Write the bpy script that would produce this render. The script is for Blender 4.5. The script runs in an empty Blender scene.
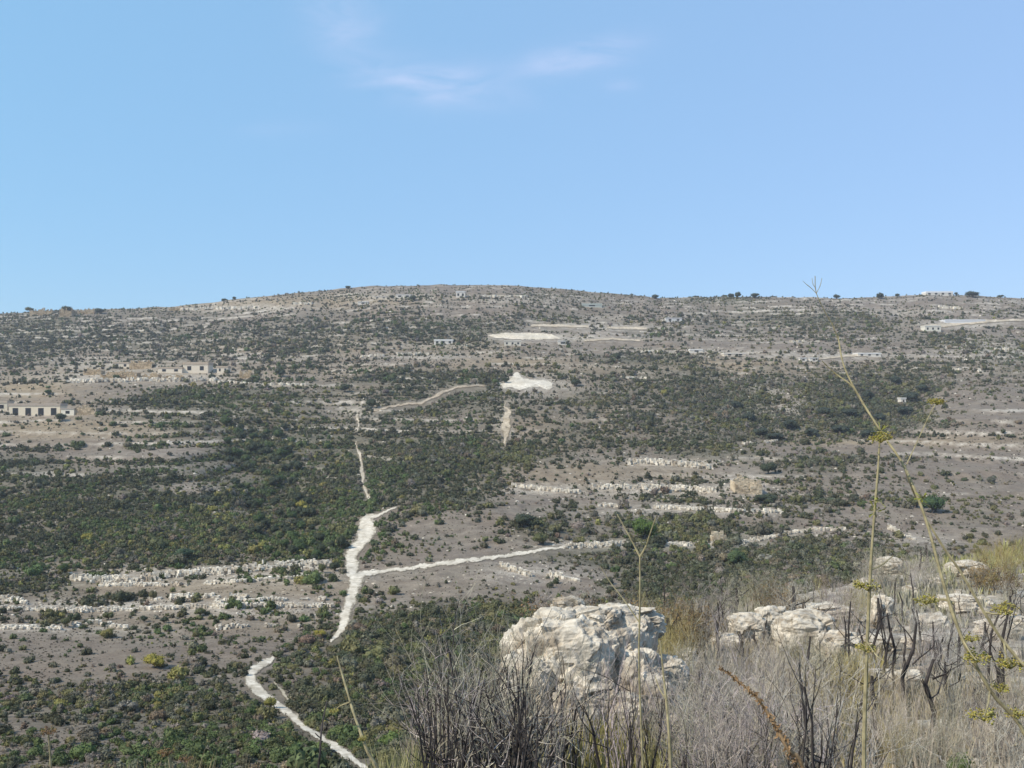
import bpy, math
import numpy as np
from mathutils import Vector

scene = bpy.context.scene
col = scene.collection
rad = math.radians

# ------------------------------------------------------------------ camera, sky, sun, exposure
F, HZ = 900.0, 400.0                       # focal length in pixels, row of the true horizon
cam_d = bpy.data.cameras.new('camera')
cam = bpy.data.objects.new('camera', cam_d)
col.objects.link(cam)
cam.location = (0, 0, 0)
cam.rotation_euler = (rad(90), 0, 0)
cam_d.sensor_fit = 'HORIZONTAL'
cam_d.sensor_width = 36.0
cam_d.lens = F / 1024 * 36.0
cam_d.shift_y = (HZ - 384) / 1024
cam_d.clip_start = 0.1
cam_d.clip_end = 20000
scene.camera = cam

SUN_EL, SUN_AZ = rad(44), rad(-118)        # azimuth clockwise from +Y: behind the camera, to the left
scene.view_settings.view_transform = 'Standard'
scene.view_settings.look = 'None'
scene.view_settings.exposure = 0.3
scene.view_settings.gamma = 1.0

world = bpy.data.worlds.new('World')
scene.world = world
world.use_nodes = True
wn = world.node_tree
wn.nodes.clear()


def N(t, kind, **kw):
    n = t.nodes.new(kind)
    for k, v in kw.items():
        if k == 'inp':
            for i, x in v.items():
                n.inputs[i].default_value = x
        else:
            setattr(n, k, v)
    return n


def math_node(t, op, a, b=None, clamp=False):
    n = t.nodes.new('ShaderNodeMath')
    n.operation = op
    n.use_clamp = clamp
    for i, x in enumerate((a, b)):
        if x is None:
            continue
        if isinstance(x, (int, float)):
            n.inputs[i].default_value = x
        else:
            t.links.new(x, n.inputs[i])
    return n.outputs[0]


w_out = N(wn, 'ShaderNodeOutputWorld')
bg = N(wn, 'ShaderNodeBackground', inp={'Strength': 0.15})
sky = N(wn, 'ShaderNodeTexSky', sky_type='NISHITA', sun_disc=False)
sky.sun_elevation = SUN_EL
sky.sun_rotation = SUN_AZ % (2 * math.pi)
sky.altitude = 300
sky.air_density = 1.0
sky.dust_density = 0.35
sky.ozone_density = 1.6
# thin high cloud, placed by world direction
tc = N(wn, 'ShaderNodeTexCoord')
sep = N(wn, 'ShaderNodeSeparateXYZ')
wn.links.new(tc.outputs['Generated'], sep.inputs[0])
yy = math_node(wn, 'MAXIMUM', sep.outputs[1], 0.02)
az = math_node(wn, 'DIVIDE', sep.outputs[0], yy)
el = math_node(wn, 'DIVIDE', sep.outputs[2], yy)
cmb = N(wn, 'ShaderNodeCombineXYZ')
wn.links.new(az, cmb.inputs[0])
wn.links.new(el, cmb.inputs[1])
cn = N(wn, 'ShaderNodeTexNoise', inp={'Scale': 17.0, 'Detail': 7.0, 'Roughness': 0.58, 'Distortion': 0.7})
cmap = N(wn, 'ShaderNodeMapping', inp={'Scale': (0.55, 1.5, 1.0), 'Rotation': (0, 0, 0.12)})
wn.links.new(cmb.outputs[0], cmap.inputs[0])
wn.links.new(cmap.outputs[0], cn.inputs['Vector'])
total = None
for cx, cy, sx, sy, rot, amp in ((342, 22, 34, 30, 0.5, 1.0), (432, 82, 72, 20, 0.13, 1.2), (578, 57, 56, 14, -0.2, 1.2),
                                 (622, 86, 16, 7, 0, 0.5), (280, 130, 40, 9, 0, 0.25)):
    u0, v0 = (cx - 512) / F, (HZ - cy) / F
    du = math_node(wn, 'SUBTRACT', az, u0)
    dv = math_node(wn, 'SUBTRACT', v0, el)
    c, s = math.cos(rot), math.sin(rot)
    p = math_node(wn, 'ADD', math_node(wn, 'MULTIPLY', du, c * F / sx), math_node(wn, 'MULTIPLY', dv, s * F / sx))
    q = math_node(wn, 'ADD', math_node(wn, 'MULTIPLY', du, -s * F / sy), math_node(wn, 'MULTIPLY', dv, c * F / sy))
    r2 = math_node(wn, 'ADD', math_node(wn, 'MULTIPLY', p, p), math_node(wn, 'MULTIPLY', q, q))
    g = math_node(wn, 'MULTIPLY', math_node(wn, 'EXPONENT', math_node(wn, 'MULTIPLY', r2, -1.0)), amp)
    total = g if total is None else math_node(wn, 'ADD', total, g)
den = math_node(wn, 'MULTIPLY', total, math_node(wn, 'MULTIPLY', math_node(wn, 'SUBTRACT', cn.outputs['Fac'], 0.34), 1.9, clamp=True), clamp=True)
front = math_node(wn, 'GREATER_THAN', sep.outputs[1], 0.05)
den = math_node(wn, 'MULTIPLY', math_node(wn, 'MULTIPLY', den, front), 0.52)
tint = N(wn, 'ShaderNodeMix', data_type='RGBA')       # evens the sky out towards the milky blue of the day
tint.inputs['Factor'].default_value = 0.72
wn.links.new(sky.outputs[0], tint.inputs['A'])
lr = N(wn, 'ShaderNodeMix', data_type='RGBA')         # a little greener to the left, more violet to the right
wn.links.new(math_node(wn, 'ADD', math_node(wn, 'MULTIPLY', sep.outputs[0], 0.9), 0.5, clamp=True), lr.inputs['Factor'])
lr.inputs['A'].default_value = (1.42, 3.12, 4.85, 1)
lr.inputs['B'].default_value = (1.98, 3.18, 5.2, 1)
wn.links.new(lr.outputs['Result'], tint.inputs['B'])
mx = N(wn, 'ShaderNodeMix', data_type='RGBA')
wn.links.new(den, mx.inputs['Factor'])
wn.links.new(tint.outputs['Result'], mx.inputs['A'])
mx.inputs['B'].default_value = (5.1, 5.0, 6.3, 1)
wn.links.new(mx.outputs['Result'], bg.inputs[0])
wn.links.new(bg.outputs[0], w_out.inputs[0])

sun_d = bpy.data.lights.new('sun', 'SUN')
sun_d.energy = 4.3
sun_d.angle = rad(0.53)
sun_d.color = (1.0, 0.92, 0.80)
sun = bpy.data.objects.new('sun', sun_d)
col.objects.link(sun)
sdir = Vector((math.sin(SUN_AZ) * math.cos(SUN_EL), math.cos(SUN_AZ) * math.cos(SUN_EL), math.sin(SUN_EL)))
sun.rotation_euler = sdir.to_track_quat('Z', 'Y').to_euler()
sun.location = (-60, -60, 90)

rng = np.random.default_rng(20240611)


# ------------------------------------------------------------------ helpers
def hash2(ix, iy, seed):
    h = (ix.astype(np.int64) * 374761393 + iy.astype(np.int64) * 668265263 + seed * 1442695041) & 0xFFFFFFFF
    h = ((h ^ (h >> 13)) * 1274126177) & 0xFFFFFFFF
    h = ((h ^ (h >> 16)) * 2246822519) & 0xFFFFFFFF
    return ((h ^ (h >> 15)) & 0xFFFFFF) / float(0xFFFFFF)


def vnoise(x, y, seed=0):
    ix, iy = np.floor(x), np.floor(y)
    fx, fy = x - ix, y - iy
    fx = fx * fx * (3 - 2 * fx)
    fy = fy * fy * (3 - 2 * fy)
    a = hash2(ix, iy, seed)
    b = hash2(ix + 1, iy, seed)
    c = hash2(ix, iy + 1, seed)
    d = hash2(ix + 1, iy + 1, seed)
    return (a * (1 - fx) + b * fx) * (1 - fy) + (c * (1 - fx) + d * fx) * fy - 0.5


def fbm(x, y, scale, octv=4, seed=0, gain=0.5):
    s = np.zeros(np.broadcast(x, y).shape)
    a = 1.0
    for o in range(octv):
        k = 2.03 ** o / scale
        s = s + a * vnoise(x * k + 17.3 * o, y * k - 9.1 * o, seed + o)
        a *= gain
    return s


def sstep(a, b, x):
    t = np.clip((x - a) / (b - a), 0, 1)
    return t * t * (3 - 2 * t)


class MB:
    """collects vertices, polygons and a per-vertex tint; build() links ONE mesh object"""

    def __init__(self):
        self.V, self.P, self.T, self.n = [], [], [], 0

    def add(self, V, polys, tint=(1, 1, 1)):
        V = np.asarray(V, float)
        if len(V) == 0:
            return
        self.V.append(V)
        if not isinstance(polys, (list, tuple)):
            polys = [polys]
        for p in polys:
            self.P.append(np.asarray(p, np.int64) + self.n)
        t = np.asarray(tint, float)
        self.T.append(np.broadcast_to(t, (len(V), 3)) if t.ndim == 1 else t)
        self.n += len(V)

    def mesh(self, name, mat, smooth=False):
        me = bpy.data.meshes.new(name)
        V = np.concatenate(self.V)
        me.vertices.add(len(V))
        me.vertices.foreach_set('co', V.astype(np.float32).ravel())
        loops = np.concatenate([p.ravel() for p in self.P])
        tot = np.concatenate([np.full(len(p), p.shape[1]) for p in self.P])
        start = np.concatenate([[0], np.cumsum(tot)[:-1]])
        me.loops.add(len(loops))
        me.loops.foreach_set('vertex_index', loops.astype(np.int32))
        me.polygons.add(len(tot))
        me.polygons.foreach_set('loop_start', start.astype(np.int32))
        me.polygons.foreach_set('loop_total', tot.astype(np.int32))
        me.polygons.foreach_set('use_smooth', np.full(len(tot), smooth, bool))
        at = me.attributes.new('tint', 'FLOAT_COLOR', 'POINT')
        T = np.ones((len(V), 4), np.float32)
        T[:, :3] = np.concatenate(self.T)
        at.data.foreach_set('color', T.ravel())
        me.update(calc_edges=True)
        if mat:
            me.materials.append(mat)
        return me

    def build(self, name, mat, parent=None, smooth=False):
        o = bpy.data.objects.new(name, self.mesh(name, mat, smooth))
        col.objects.link(o)
        if parent:
            o.parent = parent
        return o


def tag(o, label=None, cat=None, group=None, kind=None):
    if label:
        o['label'] = label
    if cat:
        o['category'] = cat
    if group:
        o['group'] = group
    if kind:
        o['kind'] = kind
    return o


def empty(name, loc, rz=0.0):
    o = bpy.data.objects.new(name, None)
    o.empty_display_size = 0.3
    col.objects.link(o)
    o.location = loc
    o.rotation_euler = (0, 0, rz)
    return o


def copy_tree(o, parent=None):
    c = o.copy()
    col.objects.link(c)
    if parent:
        c.parent = parent
    for ch in o.children:
        copy_tree(ch, c)
    return c


BOXF = np.array([[0, 3, 2, 1], [4, 5, 6, 7], [0, 1, 5, 4], [1, 2, 6, 5], [2, 3, 7, 6], [3, 0, 4, 7]])


def box(x0, x1, y0, y1, z0, z1):
    return np.array([[x0, y0, z0], [x1, y0, z0], [x1, y1, z0], [x0, y1, z0],
                     [x0, y0, z1], [x1, y0, z1], [x1, y1, z1], [x0, y1, z1]], float)


def tube(P, R, n=4):
    P = np.asarray(P, float)
    R = np.asarray(R, float)
    D = np.gradient(P, axis=0)
    D /= np.linalg.norm(D, axis=1)[:, None] + 1e-9
    ref = np.where(np.abs(D[:, 2:3]) > 0.9, np.array([[1.0, 0, 0]]), np.array([[0, 0, 1.0]]))
    A = np.cross(D, ref)
    A /= np.linalg.norm(A, axis=1)[:, None] + 1e-9
    B = np.cross(D, A)
    ang = np.arange(n) * 2 * math.pi / n
    V = (P[:, None, :] + R[:, None, None] * (np.cos(ang)[None, :, None] * A[:, None, :] + np.sin(ang)[None, :, None] * B[:, None, :])).reshape(-1, 3)
    k = len(P)
    i = np.arange(k - 1)[:, None] * n
    j = np.arange(n)[None, :]
    j2 = (j + 1) % n
    Q = np.stack([i + j, i + j2, i + n + j2, i + n + j], -1).reshape(-1, 4)
    return V, Q


def ico(sub):
    import bmesh
    bm = bmesh.new()
    bmesh.ops.create_icosphere(bm, subdivisions=sub, radius=1.0)
    V = np.array([v.co[:] for v in bm.verts])
    Fc = np.array([[v.index for v in f.verts] for f in bm.faces])
    bm.free()
    return V, Fc


ICO1, ICO2, ICO3, ICO4, ICO5, ICO6 = ico(1), ico(2), ico(3), ico(4), ico(5), ico(6)


# ------------------------------------------------------------------ materials
def new_mat(name):
    m = bpy.data.materials.new(name)
    m.use_nodes = True
    t = m.node_tree
    b = t.nodes['Principled BSDF']
    b.inputs['Roughness'].default_value = 0.9
    b.inputs['Specular IOR Level'].default_value = 0.15
    return m, t, b


def ramp(t, fac, stops):
    r = t.nodes.new('ShaderNodeValToRGB')
    e = r.color_ramp.elements
    while len(e) < len(stops):
        e.new(0.5)
    for i, (p, c) in enumerate(stops):
        e[i].position = p
        e[i].color = (*c, 1)
    t.links.new(fac, r.inputs[0])
    return r.outputs[0]


def mixc(t, fac, a, b, mode='MIX'):
    n = t.nodes.new('ShaderNodeMix')
    n.data_type = 'RGBA'
    n.blend_type = mode
    for k, x in (('Factor', fac), ('A', a), ('B', b)):
        if isinstance(x, (int, float)):
            n.inputs[k].default_value = x
        elif isinstance(x, tuple):
            n.inputs[k].default_value = (*x, 1)
        else:
            t.links.new(x, n.inputs[k])
    return n.outputs['Result']


def noise_tex(t, vec, scale, detail=4, rough=0.55):
    n = N(t, 'ShaderNodeTexNoise', inp={'Scale': scale, 'Detail': detail, 'Roughness': rough})
    t.links.new(vec, n.inputs['Vector'])
    return n.outputs['Fac']


def attr(t, name, out='Color'):
    n = t.nodes.new('ShaderNodeAttribute')
    n.attribute_name = name
    return n.outputs[out]


def simple_mat(name, base, var=0.35, scale=3.0, rough=0.9, tinted=True, bump=0.0, dark=None, coord='Object', obj_colour=False):
    m, t, b = new_mat(name)
    co = N(t, 'ShaderNodeTexCoord').outputs[coord]
    f = noise_tex(t, co, scale, 6, 0.62)
    lo = dark or tuple(c * (1 - var) for c in base)
    hi = tuple(min(1, c * (1 + var)) for c in base)
    c = ramp(t, f, [(0.3, lo), (0.5, base), (0.7, hi)])
    if tinted:
        c = mixc(t, 1.0, c, attr(t, 'tint'), 'MULTIPLY')
    if obj_colour:
        c = mixc(t, 1.0, c, t.nodes.new('ShaderNodeObjectInfo').outputs['Color'], 'MULTIPLY')
    t.links.new(c, b.inputs['Base Color'])
    b.inputs['Roughness'].default_value = rough
    if bump:
        bp = N(t, 'ShaderNodeBump', inp={'Strength': bump, 'Distance': 0.05})
        t.links.new(f, bp.inputs['Height'])
        t.links.new(bp.outputs[0], b.inputs['Normal'])
    return m


def foliage_mat(name, obj_colour=False):
    m, t, b = new_mat(name)
    c = attr(t, 'tint')
    if obj_colour:
        oi = t.nodes.new('ShaderNodeObjectInfo')
        c = mixc(t, 1.0, c, oi.outputs['Color'], 'MULTIPLY')
    t.links.new(c, b.inputs['Base Color'])
    b.inputs['Roughness'].default_value = 0.75
    return m


M = {}
M['leaf'] = foliage_mat('foliage')
M['leaf_object'] = foliage_mat('foliage_object_colour', True)
M['bark'] = simple_mat('bark', (0.12, 0.10, 0.085), 0.3, 8)
M['char'] = simple_mat('charred_wood', (0.052, 0.045, 0.042), 0.5, 9)
M['twig'] = simple_mat('grey_dead_twig', (0.36, 0.322, 0.276), 0.35, 12, obj_colour=True)
M['straw'] = simple_mat('dry_grass_blade', (1, 1, 1), 0.2, 6)
M['stalk'] = simple_mat('dry_stalk', (0.27, 0.235, 0.135), 0.45, 25, 0.85)
M['broom'] = simple_mat('broom_twig', (0.30, 0.25, 0.115), 0.35, 12, obj_colour=True)
M['umbel'] = simple_mat('yellow_green_umbel', (0.30, 0.275, 0.09), 0.4, 60, 0.8)
M['frond'] = simple_mat('brown_dry_frond', (0.21, 0.145, 0.082), 0.45, 40, 0.9)
M['plaster'] = simple_mat('plaster', (1, 1, 1), 0.07, 0.5)
M['roof'] = simple_mat('roof_slab', (1, 1, 1), 0.12, 0.5)
M['dark'] = simple_mat('window_glass_and_opening_shade', (0.03, 0.032, 0.035), 0.2, 2, 0.3)  # glass in windows; in doorways this dark colour stands for the shade inside
M['frame'] = simple_mat('window_surround', (0.45, 0.40, 0.34), 0.1, 2)


def stone_mat(name, base, scale):
    m, t, b = new_mat(name)
    co = N(t, 'ShaderNodeTexCoord').outputs['Object']
    f1 = noise_tex(t, co, scale, 9, 0.66)
    f2 = noise_tex(t, co, scale * 0.28, 4, 0.6)
    c = ramp(t, f1, [(0.28, tuple(x * 0.42 for x in base)), (0.43, tuple(x * 0.8 for x in base)), (0.6, base), (0.75, tuple(min(.78, x * 1.2) for x in base))])
    stain = ramp(t, f2, [(0.36, (0.56, 0.51, 0.46)), (0.54, (1, 1, 1))])
    c = mixc(t, 0.9, c, stain, 'MULTIPLY')
    c = mixc(t, 1.0, c, attr(t, 'tint'), 'MULTIPLY')
    t.links.new(c, b.inputs['Base Color'])
    bp = N(t, 'ShaderNodeBump', inp={'Strength': 0.8, 'Distance': 0.3 / scale})
    t.links.new(f1, bp.inputs['Height'])
    t.links.new(bp.outputs[0], b.inputs['Normal'])
    return m


M['limestone'] = stone_mat('limestone', (0.63, 0.565, 0.46), 8.0)
M['rubble'] = stone_mat('rubble_stone', (0.74, 0.67, 0.55), 0.6)

# ground
mg, t, b = new_mat('hillside_ground')
co = N(t, 'ShaderNodeTexCoord').outputs['Object']
n_big = noise_tex(t, co, 0.022, 5, 0.6)
n_mid = noise_tex(t, co, 0.16, 6, 0.62)
n_fine = noise_tex(t, co, 1.6, 7, 0.66)
ash = ramp(t, n_mid, [(0.28, (0.112, 0.090, 0.069)), (0.48, (0.174, 0.143, 0.111)), (0.70, (0.248, 0.207, 0.161))])
ash = mixc(t, math_node(t, 'MULTIPLY', math_node(t, 'SUBTRACT', n_big, 0.42), 2.6, True), ash, (0.185, 0.143, 0.108))
n_str = noise_tex(t, co, 0.055, 5, 0.6)
ash = mixc(t, math_node(t, 'MULTIPLY', math_node(t, 'SUBTRACT', n_str, 0.50), 3.2, True), ash, (0.205, 0.178, 0.136))
tan = ramp(t, n_mid, [(0.3, (0.18, 0.137, 0.085)), (0.5, (0.26, 0.20, 0.125)), (0.72, (0.34, 0.275, 0.18))])
c = mixc(t, attr(t, 'tan', 'Fac'), ash, tan)
litter = ramp(t, n_mid, [(0.3, (0.072, 0.068, 0.043)), (0.7, (0.155, 0.138, 0.094))])
c = mixc(t, attr(t, 'litter', 'Fac'), c, litter)
pale = ramp(t, n_fine, [(0.3, (0.28, 0.245, 0.195)), (0.5, (0.44, 0.39, 0.32)), (0.7, (0.60, 0.545, 0.455))])
pfac = math_node(t, 'MULTIPLY', attr(t, 'pale', 'Fac'), math_node(t, 'MULTIPLY', math_node(t, 'SUBTRACT', n_mid, 0.30), 3.4, True), True)
c = mixc(t, pfac, c, pale)
grain = ramp(t, n_fine, [(0.28, (0.58, 0.57, 0.56)), (0.5, (0.98, 0.98, 0.98)), (0.72, (1.35, 1.33, 1.3))])
c = mixc(t, 0.8, c, grain, 'MULTIPLY')
t.links.new(c, b.inputs['Base Color'])
bp = N(t, 'ShaderNodeBump', inp={'Strength': 0.55, 'Distance': 0.5})
t.links.new(n_fine, bp.inputs['Height'])
t.links.new(bp.outputs[0], b.inputs['Normal'])
M['ground'] = mg

mt, t, b = new_mat('pale_marl_track')
co = N(t, 'ShaderNodeTexCoord').outputs['Object']
f = noise_tex(t, co, 0.45, 7, 0.65)
c = ramp(t, f, [(0.3, (0.36, 0.31, 0.24)), (0.5, (0.53, 0.47, 0.375)), (0.7, (0.66, 0.60, 0.495))])
c = mixc(t, 1.0, c, attr(t, 'tint'), 'MULTIPLY')
t.links.new(c, b.inputs['Base Color'])
M['track'] = mt

# ------------------------------------------------------------------ terrain: one height field seen from a hillside spur
SKY = np.array([(-150, 320), (0, 313), (22, 313), (40, 311), (90, 310), (130, 309), (165, 307), (200, 304), (232, 299), (270, 296), (300, 293), (340, 288.5), (380, 286),
                (450, 285), (520, 286), (545, 288), (570, 290), (620, 295), (660, 297.5), (700, 297), (760, 297), (830, 298), (880, 296.5),
                (930, 295), (990, 296), (1024, 299), (1180, 306)], float)
PROF = np.array([(0, -1.65), (55, -23.6), (100, -42.5), (122, -46.5), (170, -56.8), (230, -63.8), (300, -66.6), (390, -65), (500, -55.5), (640, -35.6), (800, 0),
                 (920, 27), (1050, 58), (1250, 111), (1420, 163), (1500, 182), (1560, 190), (1650, 190), (1800, 180), (2400, 120), (4200, 60), (9000, 40)], float)
_pd = np.arange(0, 9001, 2.0)
_pz = np.interp(_pd, PROF[:, 0], PROF[:, 1])
_k = np.exp(-np.linspace(-2, 2, 25) ** 2)
_k /= _k.sum()
_sm = np.convolve(np.pad(_pz, 12, mode='edge'), _k, 'valid')
_w = sstep(60, 140, _pd)
_pz = _pz * (1 - _w) + _sm * _w
EDGE = np.array([(-150, 880), (0, 860), (330, 838), (385, 806), (410, 775), (440, 738), (490, 700), (510, 676), (540, 652), (580, 634), (630, 624), (700, 615),
                 (760, 604), (800, 594), (850, 580), (900, 566), (950, 554), (1024, 542), (1180, 536)], float)
SPUR = np.array([(0, -1.66), (2, -1.8), (4, -2.2), (6, -2.9), (9, -3.7), (12, -4.4), (16, -5.3), (26, -7.2), (45, -10), (62, -11.6), (80, -12.9), (130, -15)], float)

xs_f = np.arange(-110, 1135, 1.0)                                    # fine columns (about a pixel apart), then the rest of the circle
azf = np.arctan((xs_f - 512) / F)
step = rad(1.5)
az_r = np.arange(azf[-1] + step, math.pi, step)
az_l = -np.arange(-azf[0] + step, math.pi, step)[::-1]
AZ = np.concatenate([az_l, azf, az_r])
i0 = len(az_l)
PXC = np.where(np.abs(AZ) < rad(55), 512 + F * np.tan(np.clip(AZ, -rad(55), rad(55))), np.where(AZ > 0, 1e4, -1e4))
D = np.concatenate([np.linspace(0.3, 4, 14)[:-1], np.exp(np.arange(math.log(4), math.log(115), 0.0105)), np.exp(np.arange(math.log(115), math.log(1720), 0.0052)),
                    np.exp(np.linspace(math.log(1722), math.log(4000), 30))])
CA = np.maximum(np.cos(AZ), math.cos(rad(50)))
RR = D[None, :] / CA[:, None]
GX = RR * np.sin(AZ)[:, None]
GY = RR * np.cos(AZ)[:, None]
PX = np.clip(PXC, -150, 1180)[:, None] * np.ones_like(GX)
DD = np.ones_like(GX) * D[None, :]


def bump_at(px, d, r, sx, sd, amp):
    X = (px - 512) / F * d
    return amp * np.exp(-((GX - X) / sx) ** 2 - ((GY - d) / sd) ** 2)


Z = np.interp(DD, _pd, _pz)
far = sstep(130, 320, DD)
Z += far * (fbm(GX, GY, 150, 3, 11) * 7.0 + fbm(GX, GY, 42, 3, 23) * 2.3)
Z += sstep(60, 130, DD) * (fbm(GX, GY, 13, 3, 31) * 0.8)
Z += bump_at(520, 745, 0, 55, 55, 11)                               # knoll with the pale clearing
Z += bump_at(470, 690, 0, 80, 60, 3.5)
Z += bump_at(445, 425, 0, 50, 45, 3.2)                               # bare shoulder beside the track
for px, d, sx, sd, a in ((300, 470, 18, 50, -6), (275, 545, 20, 60, -12), (258, 640, 25, 60, -13), (250, 720, 30, 50, -9), (335, 660, 24, 60, -6), (330, 760, 36, 60, -8), (175, 600, 45, 90, 5), (410, 600, 45, 60, 5),
                         (880, 760, 42, 60, -16), (800, 700, 50, 50, -7), (905, 850, 45, 70, -12), (720, 790, 55, 60, -8), (420, 1080, 60, 70, -9), (600, 1150, 90, 60, 5), (980, 690, 60, 60, 7), (640, 800, 40, 60, 5),
                         (120, 900, 60, 70, 6), (40, 1150, 60, 90, -8), (760, 1250, 70, 80, -8), (820, 600, 50, 60, 4), (560, 560, 60, 40, 3)):
    Z += bump_at(px, d, 0, sx, sd, a)
Z += bump_at(985, 740, 0, 70, 80, 6)
# terraces cut into the far slope
tmask = sstep(430, 620, DD) * np.clip(0.35 + 1.5 * fbm(GX, GY, 170, 2, 77), 0, 0.8) * (1 - sstep(1560, 1600, DD))
tmask = np.maximum(tmask, sstep(860, 960, DD) * 0.55 * (1 - sstep(1560, 1600, DD)))
st = 7.6
zz = (Z + fbm(GX, GY, 90, 2, 5) * 3.0) / st
fr = zz - np.floor(zz)
Z += tmask * st * (sstep(0.62, 0.98, fr) - fr) * 0.62
tid = np.floor(zz)
run = vnoise(GX / 75 + tid * 3.71, tid * 5.13, 63) + .45 * vnoise(GX / 17 + tid, tid * 2.3, 64)
riser = tmask * np.exp(-((fr - 0.89) / 0.075) ** 2) * np.clip(.55 + 3.4 * run, 0, 1)
# the skyline of the photograph
T = (HZ - np.interp(PX[:, 0], SKY[:, 0], SKY[:, 1])) / F
skyline_noise = fbm(PX[:, 0], PX[:, 0] * 0, 22, 3, 3) * 0.0016
for _ in range(3):
    sel = (DD > 900) & (DD < 2400)
    tm = np.where(sel, Z / DD, -9).max(1)
    sc = ((T + skyline_noise) / tm)[:, None]
    Z = np.where(Z > 0, Z * (1 + (sc - 1) * sstep(0, 25, Z)), Z)
# the near spur
ed = np.interp(PX, EDGE[:, 0], EDGE[:, 1])
sp_d = np.arange(1, 130, 0.25)
sp_z = np.interp(sp_d, SPUR[:, 0], SPUR[:, 1])
sp_y = HZ - F * sp_z / sp_d
De = np.interp(-ed, -sp_y, sp_d)
De = De * (1 + 0.10 * fbm(PX, PX * 0, 60, 3, 41))
zs = np.interp(DD, SPUR[:, 0], SPUR[:, 1])
zs += sstep(3, 9, DD) * (fbm(GX, GY, 14, 2, 51) * 0.5 + fbm(GX, GY, 3.2, 4, 57) * 0.34)
over = np.maximum(DD - De, 0)
zs -= 0.85 * over * over / (over + 2.5)
SPURM = (zs > Z) | (DD < 4)
Z = np.maximum(Z, zs)

# ---- pixel -> point and point -> height (a ray cast on the height field)
fz = Z[i0:i0 + len(xs_f)]
ft = fz / D[None, :]
ft[:, :10] = -9
fcm = np.maximum.accumulate(ft, 1)


def hit(px, py):
    """world point on the ground seen at photo position (px, py); None above the skyline"""
    i = int(round(min(max(px - xs_f[0], 0), len(xs_f) - 1)))
    tt = (HZ - py) / F
    j = int(np.searchsorted(fcm[i], tt))
    if j >= len(D) - 32:
        return None
    j = max(j, 1)
    a, bb = ft[i, j - 1], ft[i, j]
    k = 1.0 if bb - a < 1e-9 else min(max((tt - a) / (bb - a), 0), 1)
    d = D[j - 1] + (D[j] - D[j - 1]) * k
    return np.array([(px - 512) / F * d, d, tt * d])


def hits(px, py):
    out = [hit(a, c) for a, c in zip(px, py)]
    ok = np.array([o is not None for o in out])
    return np.array([o if o is not None else (0, 1, 0) for o in out]), ok


def ground(X, Y):
    X, Y = np.asarray(X, float), np.asarray(Y, float)
    d = np.clip(Y, D[0], D[-1])
    fi = np.clip(512 + F * X / d - xs_f[0], 0, len(xs_f) - 1.001)
    i = fi.astype(int)
    u = fi - i
    j = np.clip(np.searchsorted(D, d) - 1, 0, len(D) - 2)
    v = (d - D[j]) / (D[j + 1] - D[j])
    return (fz[i, j] * (1 - u) + fz[i + 1, j] * u) * (1 - v) + (fz[i, j + 1] * (1 - u) + fz[i + 1, j + 1] * u) * v


# ---- what grows where: cover 0-9 per 32 x 20 pixel cell from row 290 down
COVER = """
55555444333222223333344433333333
66544444445444555544344555544433
77656554665557773223444444443333
65434443444333333344554422233456
33222334344566672445565545666654
23335677766666664455666667667653
22334666765566664445566777767742
53223456677665664445556666664323
65434566778777776534334444433222
66656454688877764333334344433222
66666655688766643334443445443322
66666655677445443455654453332342
66776666677333233356666766433332
66555555566542222236778888765433
65533333344422223335788888775543
44433333333325564556788899999999
33333333333446888876999999999999
33333333345788898899999999999999
33333333457888888999999999999999
33443344557777779999999999999999
44554555667777779999999999999999
45555667666666669999999999999999
45455666666666669999999999999999
44456666666666669999999999999999
""".split()
COV = np.array([[int(ch) for ch in r] for r in COVER], float)


def cover(px, py):
    cx = np.clip(np.asarray(px) / 32 - 0.5, 0, 30.999)
    cy = np.clip((np.asarray(py) - 290) / 20 - 0.5, 0, len(COV) - 1.001)
    i, j = cx.astype(int), cy.astype(int)
    u, v = cx - i, cy - j
    return ((COV[j, i] * (1 - u) + COV[j, i + 1] * u) * (1 - v) + (COV[j + 1, i] * (1 - u) + COV[j + 1, i + 1] * u) * v) / 9.0


def in_poly(px, py, poly):
    px, py = np.asarray(px, float), np.asarray(py, float)
    r = np.zeros(px.shape, bool)
    n = len(poly)
    for k in range(n):
        x1, y1 = poly[k]
        x2, y2 = poly[(k + 1) % n]
        if y1 == y2:
            continue
        r ^= ((y1 > py) != (y2 > py)) & (px < (x2 - x1) * (py - y1) / (y2 - y1) + x1)
    return r


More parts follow.
